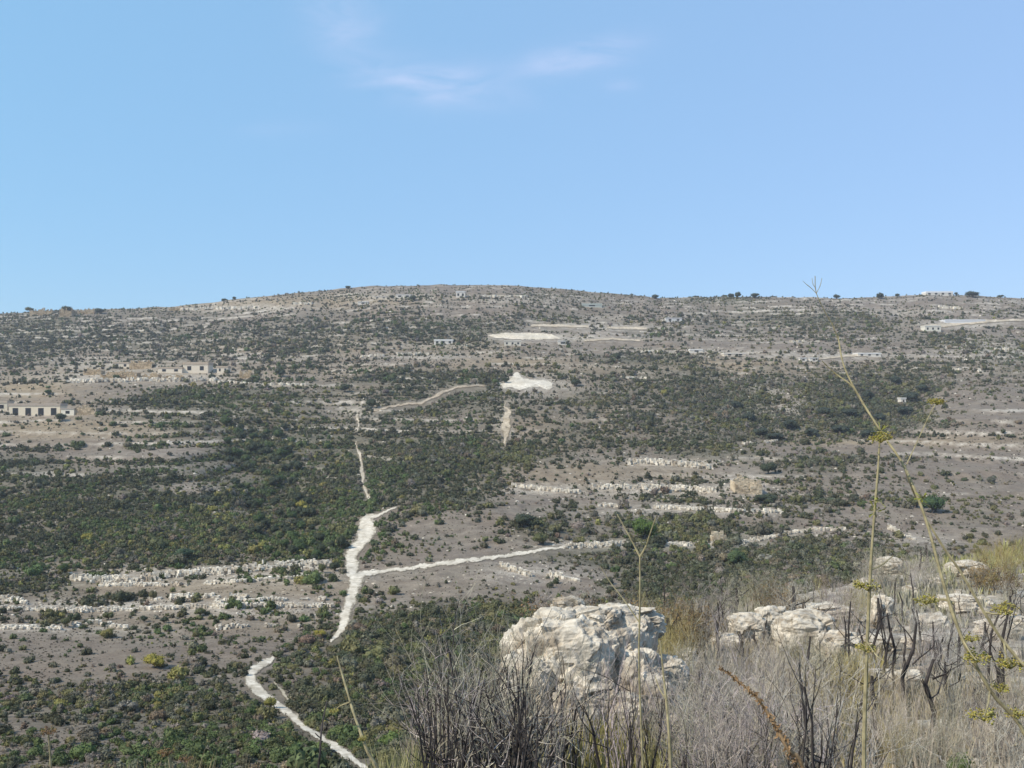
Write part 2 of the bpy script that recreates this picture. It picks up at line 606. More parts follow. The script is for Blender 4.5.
# soft elliptical patches of ground kind: (x, y, rx, ry, strength)
TAN = [(60, 428, 120, 12, .8), (30, 388, 60, 14, .9), (150, 372, 120, 12, .7), (300, 348, 200, 10, .5), (240, 303, 130, 6, .8), (330, 300, 120, 6, .7), (430, 372, 140, 12, .45), (640, 370, 200, 8, .5),
       (600, 475, 120, 14, .5), (210, 585, 170, 18, .55), (520, 362, 60, 5, .8), (900, 368, 120, 8, .3), (560, 430, 60, 40, .3), (720, 364, 90, 4, .8), (890, 442, 150, 3.5, .7), (160, 620, 180, 14, .35)]
PALE = [(110, 365, 60, 5, .8), (190, 371, 50, 4, .8), (270, 357, 60, 3, .6), (250, 308, 60, 3, .8), (420, 357, 60, 3, .7), (420, 345, 60, 3, .5), (500, 300, 60, 3, .6), (400, 297, 50, 3, .7), (600, 318, 60, 3, .5), (700, 352, 70, 3, .7), (900, 312, 60, 4, .5), (210, 575, 150, 9, .75), (150, 606, 190, 6, .8), (60, 630, 90, 5, .6), (540, 489, 50, 5, .8), (680, 463, 50, 5, .9), (660, 490, 80, 9, .8), (745, 486, 30, 12, .9), (690, 510, 110, 7, .7),
        (660, 545, 120, 5, .9), (540, 574, 50, 9, .8), (800, 534, 60, 4, .6), (530, 384, 40, 10, .9), (507, 425, 8, 26, .6), (150, 378, 110, 5, .9), (40, 412, 60, 5, .9), (560, 338, 90, 4, .8), (600, 327, 60, 3, .9),
        (960, 324, 50, 4, .9), (840, 355, 90, 4, .8), (770, 398, 25, 12, .6), (780, 412, 30, 14, .5), (360, 412, 14, 8, .7), (260, 607, 90, 12, .6), (165, 462, 30, 12, .35), (190, 490, 30, 12, .3),
        (990, 352, 50, 10, .6), (920, 540, 50, 8, .5), (905, 700, 50, 50, .45), (800, 640, 70, 26, .7), (900, 620, 120, 40, .5), (590, 690, 110, 60, .6), (1000, 690, 60, 50, .4)]


def patches(lst, px, py):
    s = np.zeros(np.shape(px))
    for x, y, rx, ry, a in lst:
        s = np.maximum(s, a * np.exp(-(((px - x) / rx) ** 2 + ((py - y) / ry) ** 2)))
    return s


DARKP = [(512, 297, 650, 7, .22), (170, 500, 190, 62, .22), (120, 545, 120, 22, .3), (265, 480, 40, 80, .3), (430, 300, 200, 10, .15), (150, 335, 150, 18, .2), (600, 330, 150, 14, .12), (600, 420, 90, 40, .15), (435, 455, 65, 26, .35), (465, 500, 40, 9, .4), (250, 480, 45, 80, .25), (440, 378, 60, 6, .55), (400, 327, 50, 9, .4), (30, 335, 45, 16, .45), (745, 405, 60, 22, .3), (880, 400, 55, 28, .4), (620, 557, 80, 13, .5),
         (720, 560, 110, 17, .45), (430, 632, 90, 26, .5), (540, 527, 36, 12, .5), (700, 452, 60, 7, .35), (825, 462, 36, 9, .5), (570, 440, 60, 12, .3), (800, 318, 60, 8, .4), (850, 552, 60, 12, .4), (20, 585, 60, 8, .5),
         (160, 700, 60, 25, .3), (60, 690, 40, 10, .3), (640, 358, 60, 5, .5), (960, 340, 70, 8, .4), (870, 370, 50, 6, .4), (330, 330, 60, 6, .3), (200, 400, 90, 10, .35), (720, 298, 60, 5, .4)]
BAREP = [(450, 580, 80, 13, .75), (455, 527, 56, 9, .6), (40, 437, 55, 12, .5), (95, 452, 34, 12, .6), (188, 492, 22, 9, .5), (175, 452, 28, 7, .5), (970, 408, 70, 22, .55), (900, 447, 130, 6, .7), (960, 482, 75, 18, .5), (720, 345, 100, 5, .6),
         (70, 655, 100, 15, .5), (500, 362, 90, 5, .4), (60, 395, 60, 8, .6), (515, 508, 28, 12, .6), (560, 475, 60, 7, .5), (270, 305, 70, 6, .4), (150, 375, 80, 5, .4), (940, 303, 70, 5, .4), (780, 405, 22, 10, .6), (540, 580, 25, 12, .5), (230, 590, 120, 6, .4), (640, 470, 80, 5, .5), (480, 312, 60, 5, .3)]
PYG = HZ - F * Z / DD
inview = (np.abs(PX - 512) < 660) & (DD > 4)
wob = fbm(GX, GY, 30, 3, 91) * 14
litter = np.where(inview & ~SPURM, np.clip((cover(PX, PYG) + patches(DARKP, PX, PYG) - patches(BAREP, PX, PYG) - 0.40) * 1.7 + 0.5 * fbm(GX, GY, 40, 3, 99), 0, 0.9), 0.25)
litter = np.where(SPURM, np.clip(0.10 + fbm(GX, GY, 4, 3, 101) * 0.7, 0, .7), litter)
tanv = np.where(inview, patches(TAN, PX + wob * 2, PYG + wob * 0.3), 0)
tanv = np.where(SPURM, np.clip(0.35 + fbm(GX, GY, 9, 2, 103) * 0.9, 0, .8), tanv)
palev = np.where(inview, patches(PALE, PX + wob * 1.5, PYG + wob * 0.2), 0)
palev = np.maximum(palev, riser * 1.9)
palev = np.where(SPURM, np.maximum(palev, np.clip(.4 + fbm(GX, GY, 5, 3, 107) * 1.5, 0.1, .95)), palev)

na, nd = GX.shape
g = MB()
ii = np.arange(na)[:, None] * nd
jj = np.arange(nd - 1)[None, :]
i2 = (np.roll(np.arange(na), -1))[:, None] * nd
Q = np.stack([ii + jj, i2 + jj, i2 + jj + 1, ii + jj + 1], -1).reshape(-1, 4)[:, ::-1]
Vg = np.stack([GX, GY, Z], -1).reshape(-1, 3)
capc = np.array([[0, 0, Z[:, 0].mean()]])
g.add(np.concatenate([Vg, capc]), [Q, np.stack([np.arange(na) * nd, np.roll(np.arange(na), -1) * nd, np.full(na, na * nd)], -1)[:, ::-1]])
go = g.build('ground', M['ground'], smooth=True)
for nm, arr in (('tan', tanv), ('litter', litter), ('pale', palev)):
    a = go.data.attributes.new(nm, 'FLOAT', 'POINT')
    a.data.foreach_set('value', np.concatenate([arr.ravel(), [0]]).astype(np.float32))
tag(go, 'grey brown scrubby hillside and near slope', kind='structure')

# ------------------------------------------------------------------ tracks and bare clearings, draped over the ground
OCC = np.zeros((1536, 2048), bool)         # where nothing may grow (half pixels)


def drape(name, strokes=(), polys=(), label=None, kind='structure', mat='track', rough=0.8, tint=(1, 1, 1)):
    allp = [p for s in strokes for p in s] + [p for q in polys for p in q]
    x0, x1 = min(p[0] for p in allp) - 10, max(p[0] for p in allp) + 10
    y0, y1 = min(p[1] for p in allp) - 8, max(p[1] for p in allp) + 8
    h = 0.5
    gx, gy = np.arange(x0, x1, h), np.arange(y0, y1, h)
    CX, CY = np.meshgrid(gx + h / 2, gy + h / 2)
    wx = CX + fbm(CX, CY, 7, 3, 201) * rough * 5
    wy = CY + fbm(CX, CY, 6, 3, 207) * rough * 3
    m = np.zeros(CX.shape, bool)
    E = np.full(CX.shape, 0.0 if polys else 9.0)
    for s in strokes:
        for (ax, ay, aw), (bx, by, bw) in zip(s[:-1], s[1:]):
            L2 = (bx - ax) ** 2 + (by - ay) ** 2
            k = np.clip(((wx - ax) * (bx - ax) + (wy - ay) * (by - ay)) / L2, 0, 1)
            dx, dy = wx - (ax + k * (bx - ax)), wy - (ay + k * (by - ay))
            wd = aw + k * (bw - aw)
            vert = abs(by - ay) > 0.5 * abs(bx - ax)
            sy = 1.0 if not vert else 1.6
            E = np.minimum(E, np.sqrt(dx * dx + (dy * sy) ** 2) / (wd / 2))
    if strokes:
        m |= E < 1.12 + .55 * vnoise(CX * 1.3, CY * 1.9, 223)
    for q in polys:
        m |= in_poly(wx, wy, q)
    cj, ci = np.nonzero(m)
    keys = {}
    V, ok = [], []
    idx, tn = [], []
    fade = 1 - .52 * sstep(.62, 1.15, E + .5 * vnoise(CX / 1.6, CY / 1.1, 227)) * bool(strokes)
    fade = fade * (1 + .30 * fbm(CX / 2.2, CY, 2.5, 3, 229))
    for j, i in zip(cj, ci):
        q = []
        for dj, di in ((0, 0), (0, 1), (1, 1), (1, 0)):
            kk = (j + dj, i + di)
            if kk not in keys:
                p = hit(gx[0] + (i + di) * h, gy[0] + (j + dj) * h)
                keys[kk] = len(V)
                if p is None:
                    p = np.array([0, 0, 0.0])
                else:
                    p = p + np.array([0, 0, 0.05 + 0.00035 * p[1]])
                V.append(p)
                tn.append(fade[min(j + dj, fade.shape[0] - 1), min(i + di, fade.shape[1] - 1)])
            q.append(keys[kk])
        ds = [V[k][1] for k in q]
        if min(ds) > 5 and max(ds) / min(ds) < 1.09:
            idx.append(q[::-1])
    for j, i in zip(cj, ci):
        yy, xx = int((gy[0] + j * h) * 2), int((gx[0] + i * h) * 2)
        OCC[max(0, yy - 1):max(0, yy + 5), max(0, xx - 1):max(0, xx + 2)] = True
    b = MB()
    tn = np.array(tn)[:, None]
    b.add(np.array(V), np.array(idx), np.array(tint) * tn * np.concatenate([tn * 0 + 1, 1 - .06 * (1 - tn), 1 - .2 * (1 - tn)], 1))
    o = b.build(name, M[mat], smooth=True)
    tag(o, label, kind=kind)
    return o


drape('track', [
    [(366, 769, 7), (352, 760, 7), (338, 748, 8), (322, 739, 8), (308, 730, 8), (294, 718, 9), (280, 707, 9), (268, 699, 10), (258, 692, 11), (251, 684, 12), (250, 676, 11), (256, 669, 10), (264, 663, 8), (274, 659, 4)],
], label='pale dirt track bending at the foot of the slope')
drape('track', [
    [(330, 641, 3), (337, 636, 6), (343, 626, 9), (346, 614, 10), (350, 602, 12), (353, 590, 12), (356, 580, 16), (352, 571, 11), (352, 564, 13), (350, 556, 12), (355, 548, 14), (362, 540, 15), (366, 531, 17), (366, 522, 15), (368, 517, 6), (378, 515, 2.6), (388, 512, 2), (397, 508, 1.2)],
    [(357, 577, 9), (366, 574, 6), (378, 573, 4), (400, 570, 3.6), (430, 565.5, 4), (460, 562, 3.6), (490, 558, 3.4), (520, 554, 3.4), (546, 549, 3), (562, 548, 2), (600, 546, 2)],
], label='bright pale track climbing past the bare shoulder with a branch')
drape('track', [[(370, 503, 2), (368, 497, 3), (365, 488, 3.4), (363, 478, 3.2), (362, 466, 3), (360, 458, 2.2), (358, 448, 1.6), (357, 441, 1)], [(358, 428, 1), (359, 422, 1.8), (357, 414, 2.2)]],
      label='narrow pale path straight up the scrub slope', rough=.7, tint=(.78, .75, .71))
drape('track', [[(374, 411, 1), (384, 409, 1.8), (404, 404.5, 1.4), (412, 404, 2), (422, 403, 2.8), (430, 399.5, 3), (438, 395, 3.2), (450, 389, 2.2), (464, 386.5, 1.4), (484, 386, 1)]],
      label='faint pale track leading to the knoll clearing', rough=.6, tint=(.66, .61, .56))
drape('clearing', polys=[[(500, 384), (507, 380), (514, 374), (519, 374), (524, 378), (534, 380), (546, 381), (553, 384), (554, 389), (549, 391), (540, 388), (528, 388), (520, 391), (511, 388), (503, 388)]],
      label='bright bare clearing on the knoll')
drape('path', [[(508, 402, 1), (506, 414, 3), (507, 422, 5), (506, 432, 6), (505, 440, 4.5), (506, 447, 2)]], label='pale scar running down below the knoll clearing', tint=(.74, .69, .62), rough=1.3)
drape('path', [[(275, 680, 2), (279, 688, 3), (284, 693, 4), (288, 699, 3)]], label='short pale footpath beside the track bend', tint=(.7, .68, .62))
drape('clearing', polys=[[(488, 335.5), (505, 333.2), (530, 333), (552, 334.5), (558, 337), (562, 339), (540, 340), (515, 339.5), (495, 338.5)]], label='white bare terrace below the hill crest', rough=.25, tint=(1.05, 1.03, 1.0))
drape('path', [[(532, 326, 2.2), (560, 326, 2.6), (588, 327, 2.2)], [(608, 328, 2), (630, 328.5, 3), (646, 329, 2)], [(585, 341, 1.6), (612, 339, 2), (640, 341, 1.4)]], label='pale terrace edge on the upper slope', rough=.2, tint=(.85, .8, .74))
drape('path', [[(922, 327, 2), (940, 326, 4), (960, 324, 3), (978, 322, 4), (1000, 321, 2.2), (1026, 320, 2)], [(820, 359, 1.5), (850, 356, 2.2), (880, 355, 2)]], label='pale terraces on the far upper slope', rough=.2, tint=(.85, .81, .76))


# ------------------------------------------------------------------ leaf clumps
def leaf_clump(r, n_leaf, leaf, lobes=4, core=ICO1, flat=0.72, spread=0.5):
    """uneven crown of unit radius sitting on z = 0: lobed cores clothed in leaf sized triangles"""
    V, P, T, n = [], [], [], 0
    cs, rs = [], []
    for k in range(lobes):
        a = r.uniform(0, 6.283)
        q = spread * math.sqrt(r.uniform(0.05, 1))
        rr = r.uniform(0.36, 0.62) * (1.05 - 0.3 * q)
        cs.append((q * math.cos(a), q * math.sin(a), rr * 0.75 + r.uniform(0, 0.42) * flat))
        rs.append(rr)
    if core is not None:
        for cc, rr in zip(cs, rs):
            v = core[0] * rr * 0.80 * r.uniform(0.85, 1.1, (len(core[0]), 1))
            v = v * (1, 1, 0.85) + cc
            V.append(v)
            P.append(core[1] + n)
            T.append(np.full(len(v), 0.8) + r.uniform(-.15, .15, len(v)))
            n += len(v)
    pr = np.array(rs) ** 2
    w = r.choice(lobes, n_leaf, p=pr / pr.sum())
    dirs = r.normal(size=(n_leaf, 3))
    dirs[:, 2] += 0.25
    dirs /= np.linalg.norm(dirs, axis=1)[:, None]
    pos = np.array(cs)[w] + dirs * (np.array(rs)[w] * r.uniform(0.72, 1.16, n_leaf))[:, None] * (1, 1, 0.9)
    pos[:, 2] = np.maximum(pos[:, 2], 0.02)
    a = r.normal(size=(n_leaf, 3))
    bq = np.cross(a, dirs + 0.5 * r.normal(size=(n_leaf, 3)))
    a /= np.linalg.norm(a, axis=1)[:, None]
    bq /= np.linalg.norm(bq, axis=1)[:, None] + 1e-6
    s = leaf * r.uniform(0.6, 1.35, (n_leaf, 1))
    tri = np.stack([pos + a * s, pos - a * s * 0.6 + bq * s * 0.8, pos - a * s * 0.6 - bq * s * 0.8], 1).reshape(-1, 3)
    V.append(tri)
    P.append(np.arange(n_leaf * 3).reshape(-1, 3) + n)
    T.append(np.repeat(r.uniform(0.68, 1.4, n_leaf), 3))
    return np.concatenate(V), np.concatenate(P), np.concatenate(T)


pr = np.random.default_rng(5)
ICO0 = ico(1)
LOD0 = [leaf_clump(pr, 16, 0.30, 2, ICO1, spread=.4) for _ in range(6)]
LOD1 = [leaf_clump(pr, 52, 0.20, 3, ICO1) for _ in range(8)]
LOD2 = [leaf_clump(pr, 170, 0.135, 5, ICO2) for _ in range(8)]
BUSH = [leaf_clump(pr, 420, 0.095, 6, ICO2) for _ in range(6)]

PALETTE = {'dark green': (0.066, 0.070, 0.042), 'green': (0.080, 0.104, 0.043), 'olive': (0.118, 0.114, 0.054), 'grey green': (0.118, 0.113, 0.084),
           'yellow green': (0.185, 0.172, 0.060), 'brown': (0.150, 0.120, 0.086), 'grey': (0.185, 0.162, 0.138)}
KEYS = list(PALETTE)
PCOL = np.array([PALETTE[k] for k in KEYS]) * (1.12, 1.12, 1.06)


def palette_weights(px, py):
    if px < 345 and py > 385 and py < 580:
        return (.24, .24, .27, .10, .09, .04, .02)
    if px < 560 and py >= 590:
        return (.40, .08, .24, .17, .02, .05, .04) if px > 200 else (.25, .07, .26, .20, .03, .08, .11)
    if py < 385:
        return (.36, .06, .16, .28, .01, .05, .08)
    if px > 560:
        return (.36, .04, .14, .32, .01, .05, .08)
    return (.32, .07, .24, .26, .02, .04, .05)


WALLS = [
    ([(70, 580), (95, 582), (128, 582), (160, 580)], 6, 0.75, 'broken cream stone bank at the west end of the upper cut terrace'),
    ([(162, 578), (205, 575), (250, 571)], 6, 0.75, 'long cream cut bank in the middle of the upper terrace'),
    ([(252, 571), (290, 568), (332, 568)], 7, 0.72, 'cream cut bank of blocky rock beside the dark trees'),
    ([(100, 586), (160, 586), (212, 584)], 3, 0.7, 'thin pale terrace wall under the long cream bank'),
    ([(214, 584), (270, 580), (322, 577)], 2.6, 0.8, 'thin straight pale wall ending at the track'),
    ([(0, 601), (14, 602), (26, 605)], 5, 0.7, 'small cream rock step at the left picture edge'),
    ([(0, 610), (40, 611), (92, 612)], 4, 0.78, 'cream wall along the lower terrace, left stretch'),
    ([(94, 612), (150, 610), (206, 608)], 3.6, 0.75, 'cream wall along the lower terrace, middle stretch'),
    ([(208, 608), (262, 607), (334, 608)], 4, 0.72, 'cream wall along the lower terrace, ending near the track'),
    ([(150, 600), (190, 598), (248, 598)], 4, 0.52, 'scattered pale rock ledge between the two long terraces'),
    ([(214, 602), (250, 601), (326, 600)], 3.5, 0.45, 'broken pale ledge just above the lower terrace wall'),
    ([(0, 629), (28, 629), (60, 630)], 3.6, 0.5, 'broken cream wall below the lower terrace at the far left'),
    ([(72, 626), (96, 624), (126, 630)], 4, 0.5, 'short broken pale wall near two yellow bushes'),
    ([(215, 630), (245, 627), (300, 628)], 4, 0.42, 'patchy pale ledge left of the track end'),
    ([(511, 487), (540, 490), (581, 494)], 3.6, 0.85, 'cream wall at the west end of the quarry terraces'),
    ([(628, 464), (660, 464), (688, 467), (712, 469)], 5, 0.66, 'bright white rock face topmost on the quarry terraces'),
    ([(592, 489), (640, 488)], 4, 0.62, 'pale wall in the quarry beside the white wall'),
    ([(642, 489), (680, 491), (716, 492)], 5, 0.72, 'white wall in the centre of the quarry terraces'),
    ([(598, 506), (622, 507), (652, 508)], 5, 0.62, 'pale blocky wall directly above the round green tree'),
    ([(654, 508), (700, 511), (782, 513)], 3.4, 0.66, 'low pale wall running east below the ruin'),
    ([(566, 548), (600, 547), (628, 545)], 4.6, 0.85, 'bright wall behind the forked stalk, west half'),
    ([(630, 546), (680, 546), (726, 545)], 3.4, 0.78, 'bright wall behind the forked stalk, east half'),
    ([(727, 545), (756, 541), (778, 537)], 3.2, 0.78, 'pale wall stepping up east of the forked stalk'),
    ([(782, 535), (812, 531), (846, 530)], 2.8, 0.8, 'thin white wall left of the tall upright stalk'),
    ([(500, 566), (516, 572), (532, 577)], 4.5, 0.66, 'sloping white stones below the branch track end'),
    ([(548, 576), (566, 579), (580, 582)], 4.5, 0.75, 'white stone heap line above the spur edge'),
    ([(888, 528), (902, 536), (924, 543)], 4, 0.6, 'broken white stones in front of the dark thicket'),
    ([(68, 383), (100, 382), (128, 382)], 3.4, 0.85, 'bright terrace wall below the ruined hamlet, west part'),
    ([(130, 381), (170, 381), (216, 381)], 3.2, 0.8, 'bright terrace wall below the ruined hamlet, east part'),
    ([(218, 382), (262, 385), (312, 385)], 1.6, 0.75, 'thin pale wall trailing east from the hamlet'),
    ([(362, 357), (384, 356)], 2, 0.8, 'short pale wall below the mid slope fields'),
    ([(396, 355), (430, 355)], 1.8, 0.8, 'pale field wall under the white flat block'),
    ([(290, 304), (312, 304)], 1.6, 0.8, 'thin white wall near the rising ridge'),
    ([(482, 297), (530, 297)], 1.5, 0.75, 'pale wall line close under the hill summit'),
    ([(180, 310), (222, 309)], 1.8, 0.8, 'tan wall on the rising left ridge'),
    ([(226, 309), (256, 308)], 1.6, 0.8, 'tan broken wall east along the left ridge'),
    ([(622, 378), (655, 379)], 1.6, 0.55, 'faint wall in the scrub right of the knoll'),
    ([(940, 308), (962, 309)], 1.8, 0.8, 'grey white wall below the skyline building'),
    ([(742, 444), (778, 442)], 2.2, 0.6, 'pale stones on the tan strip above the quarry'),
    ([(790, 342), (820, 342)], 1.5, 0.6, 'faint wall right of the distant pale field'),
    ([(640, 352), (666, 352)], 1.6, 0.6, 'dim wall beside the dark hedgerow trees'),
    ([(995, 350), (1022, 350)], 2, 0.5, 'broken pale walls at the far right edge'),
    ([(952, 370), (982, 372)], 2, 0.5, 'pale broken wall above the bare right slope'),
]
for pts, hpx, fill, lab in WALLS:           # little grows on the walls themselves
    if hpx < 2.8:
        continue
    for (ax, ay), (bx, by) in zip(pts[:-1], pts[1:]):
        for x in np.arange(ax, bx, .5):
            y = ay + (by - ay) * (x - ax) / (bx - ax)
            if vnoise(np.array([x / 9]), np.array([ay]), 15)[0] < .14:
                OCC[int((y - hpx * 1.1) * 2):int((y + 2.6) * 2), max(0, int(x * 2))] = True
# scrub: sample the slope by cover
S_pos, S_sz, S_col, S_px = [], [], [], []
gp = rng.uniform(size=(600000, 2)) * (1130, 500) + (-52, 284)
cv = np.clip(cover(gp[:, 0], gp[:, 1]) + patches(DARKP, gp[:, 0], gp[:, 1]) - patches(BAREP, gp[:, 0], gp[:, 1]), 0, 1)
acc = []
for (x, y), c0 in zip(gp, cv):
    i = int(round(min(max(x - xs_f[0], 0), len(xs_f) - 1)))
    # expected size at this depth decides how many fit
    tt = (HZ - y) / F
    j = int(np.searchsorted(fcm[i], tt))
    if j >= len(D) - 32 or (D[j] < 118 and (D[j] < 72 or y > np.interp(x, EDGE[:, 0], EDGE[:, 1]) - 1)):
        continue
    d = D[j]
    X, Y = (x - 512) / F * d, d
    acc.append((x, y, X, Y, tt * d, c0))
acc = np.array(acc)
cl = fbm(acc[:, 2], acc[:, 3], 34, 3, 301) * 0.75 + fbm(acc[:, 2], acc[:, 3], 9, 2, 311) * 0.35
ceff = np.clip(acc[:, 5] * 1.05 + np.interp(acc[:, 3], (700, 950), (0.0, 0.10)) + cl * (0.35 + 0.65 * (1 - np.abs(acc[:, 5] * 2 - 1))), 0.06, 0.97)
mean_size = np.interp(acc[:, 3], (120, 300, 600, 1000, 1500), (1.25, 1.75, 2.5, 3.3, 3.9))
wpx = mean_size * F / acc[:, 3]
dens = -np.log(1 - ceff) / (0.36 * wpx * wpx)                        # shrubs per square pixel
ai = np.clip(np.round(acc[:, 0] - xs_f[0]).astype(int), 0, len(xs_f) - 1)
aj = np.clip(np.searchsorted(D, acc[:, 3]), 0, len(D) - 1)
frf, tmf = fr[i0 + ai, aj], tmask[i0 + ai, aj]
band = np.exp(-((frf - .66) / .11) ** 2)
tmf = np.minimum(tmf * 1.5, 1)
dens *= 1.3 * (1 + tmf * (3.4 * band - .68)) * (1 - .75 * tmf * np.exp(-((frf - .9) / .07) ** 2))
keep = rng.uniform(size=len(acc)) < dens * (1130 * 500) / 600000
occm = OCC[np.clip((acc[:, 1] * 2).astype(int), 0, 1535), np.clip((acc[:, 0] * 2).astype(int), 0, 2047)]
for f_ in (.25, .5, .8):
    hp = np.minimum(f_ * wpx * 1.3, 9)
    occm |= OCC[np.clip(((acc[:, 1] - hp) * 2).astype(int), 0, 1535), np.clip((acc[:, 0] * 2).astype(int), 0, 2047)] & (rng.uniform(size=len(acc)) < .85)
keep &= ~occm
acc, mean_size = acc[keep], mean_size[keep]
size = mean_size * np.exp(rng.normal(-.04, 0.46, len(acc)) + .35 * fbm(acc[:, 2], acc[:, 3], 45, 2, 351))
size = np.minimum(size, np.interp(acc[:, 3], (1250, 1400), (9, 4.6)))
colk = np.array([rng.choice(7, p=palette_weights(a[0], a[1])) for a in acc])
# patchwork: neighbours tend to share a colour
pn = fbm(acc[:, 2], acc[:, 3], 55, 2, 321)
colk = np.where((pn > 0.16) & (rng.uniform(size=len(acc)) < .55), 0, colk)
pn2 = fbm(acc[:, 2], acc[:, 3], 40, 2, 331)
colk = np.where((pn2 > 0.20) & (rng.uniform(size=len(acc)) < .5), np.where(acc[:, 0] < 480, 1, 2), colk)
pxs = size * F / acc[:, 3]
order = np.argsort(-(pxs * ((acc[:, 0] > 4) & (acc[:, 0] < 1020) & (acc[:, 1] < 770))))
N_IND = 280
ind, rest = order[:N_IND], order[N_IND:]

sm = MB()
tintj = rng.uniform(0.78, 1.25, (len(acc), 1)) * rng.uniform(0.93, 1.07, (len(acc), 3))


def scatter(mb, protos, sel, sink=0.12, hs=(0.7, 1.15)):
    which = rng.integers(len(protos), size=len(sel))
    for k, (V, P, T) in enumerate(protos):
        s = sel[which == k]
        if not len(s):
            continue
        a = rng.uniform(0, 6.283, len(s))
        c, sn = np.cos(a)[:, None], np.sin(a)[:, None]
        R = (size[s] / 2)[:, None]
        H = R * rng.uniform(hs[0], hs[1], (len(s), 1)) * 1.25
        X = (V[None, :, 0] * c - V[None, :, 1] * sn) * R + acc[s, 2][:, None]
        Y = (V[None, :, 0] * sn + V[None, :, 1] * c) * R + acc[s, 3][:, None]
        Zv = V[None, :, 2] * H + (ground(acc[s, 2], acc[s, 3]) - sink * size[s])[:, None]
        VV = np.stack([X, Y, Zv], -1).reshape(-1, 3)
        PP = (P[None] + (np.arange(len(s)) * len(V))[:, None, None]).reshape(-1, 3)
        TT = (PCOL[colk[s]] * tintj[s])[:, None, :] * T[None, :, None]
        mb.add(VV, PP, TT.reshape(-1, 3))


# low undergrowth: ankle to knee high grey, olive and straw tufts everywhere
ug = rng.uniform(size=(90000, 2)) * (1130, 500) + (-52, 284)
U = []
for x, y in ug:
    i = int(round(min(max(x - xs_f[0], 0), len(xs_f) - 1)))
    tt = (HZ - y) / F
    j = int(np.searchsorted(fcm[i], tt))
    if j >= len(D) - 32 or D[j] > 1100 or (D[j] < 118 and (D[j] < 72 or y > np.interp(x, EDGE[:, 0], EDGE[:, 1]) - 1)):
        continue
    if OCC[min(max(int(y * 2), 0), 1535), min(max(int(x * 2), 0), 2047)]:
        continue
    U.append(((x - 512) / F * D[j], D[j]))
U = np.array(U)
ud = fbm(U[:, 0], U[:, 1], 11, 3, 341) + .6 * fbm(U[:, 0], U[:, 1], 60, 2, 345)
us = np.interp(U[:, 1], (120, 400, 1100), (.42, .85, 1.9)) * np.exp(rng.normal(0, .35, len(U)))
uk = rng.uniform(size=len(U)) < np.clip(.42 + ud * 1.1, .06, 1) * np.interp(U[:, 1], (120, 400, 1100), (1.0, .75, .45))
U, us = U[uk], us[uk]
UC = np.array([(.105, .088, .070), (.092, .090, .056), (.145, .122, .094), (.22, .185, .125), (.078, .076, .050)])[rng.choice(5, len(U), p=(.3, .25, .2, .07, .18))] * rng.uniform(.8, 1.2, (len(U), 1))
for k, (V, P, T) in enumerate(LOD0):
    q = np.nonzero(rng.integers(len(LOD0), size=len(U)) == k)[0] if k < 0 else np.arange(k, len(U), len(LOD0))
    a = rng.uniform(0, 6.283, len(q))[:, None]
    R = us[q][:, None] / 2
    X = (V[None, :, 0] * np.cos(a) - V[None, :, 1] * np.sin(a)) * R + U[q, 0][:, None]
    Y = (V[None, :, 0] * np.sin(a) + V[None, :, 1] * np.cos(a)) * R + U[q, 1][:, None]
    Zv = V[None, :, 2] * R * .8 + (ground(U[q, 0], U[q, 1]) - .1 * us[q])[:, None]
    sm.add(np.stack([X, Y, Zv], -1).reshape(-1, 3), (P[None] + (np.arange(len(q)) * len(V))[:, None, None]).reshape(-1, 3), (UC[q][:, None, :] * T[None, :, None]).reshape(-1, 3))
pr_ = pxs[rest]
scatter(sm, LOD0, rest[pr_ < 4.2])
scatter(sm, LOD1, rest[(pr_ >= 4.2) & (pr_ < 8.5)])
scatter(sm, LOD2, rest[pr_ >= 8.5])
so = sm.build('scrub', M['leaf'])
tag(so, 'dense low scrub of dark and olive shrubs over the slopes', kind='stuff')
print('shrubs', len(acc), 'tris', sum(len(p) for p in sm.P))

LAND = [("the lower bend of the pale track", 254, 682), ("the lone yellow bush", 155, 664), ("the lower end of the pale track", 345, 755), ("the track's upper fork", 357, 577),
        ("the cut end of the upper track", 332, 640), ("the left end of the cream banks", 30, 606), ("the right end of the cream banks", 320, 585), ("the pale boulder outcrop", 540, 650),
        ("the bottom left corner", 20, 750), ("the short footpath", 283, 691), ("the tall forked stalk", 640, 560), ("the charred thicket", 470, 720), ("the slanting green stalk", 348, 690),
        ("the tan stalk at the lower left", 50, 735), ("the broken cream wall below the banks", 60, 629)]
ORD = ['', 'second ', 'third ', 'fourth ', 'fifth ', 'sixth ', 'seventh ', 'eighth ', 'ninth ', 'tenth ', 'eleventh ', 'twelfth ', 'thirteenth ', 'fourteenth ', 'fifteenth ',
       'sixteenth ', 'seventeenth ', 'eighteenth ', 'nineteenth ', 'twentieth ']


def near_labels(items, fmt, land=None):
    """items: list of (px, py, look). Gives every one a label by its look and its rank out from a landmark on one side of it."""
    land = land or LAND
    bucket = {}
    for n, (x, y, look) in enumerate(items):
        k = min(range(len(land)), key=lambda q: math.hypot(x - land[q][1], y - land[q][2]))
        dx, dy = x - land[k][1], y - land[k][2]
        side = ('uphill of' if dy < 0 else 'downhill of') if abs(dy) > abs(dx) else ('left of' if dx < 0 else 'right of')
        bucket.setdefault((k, side, look), []).append((math.hypot(dx, dy), n))
    lab = [None] * len(items)
    for (k, side, look), lst in bucket.items():
        lst.sort()
        for rnk, (_, n) in enumerate(lst):
            o = (ORD[rnk] + 'closest') if rnk < len(ORD) else 'number %d out' % (rnk + 1)
            lab[n] = fmt(look, o, side + ' ' + land[k][0]) if len(lst) > 1 else fmt(look, None, side + ' ' + land[k][0])
    return lab


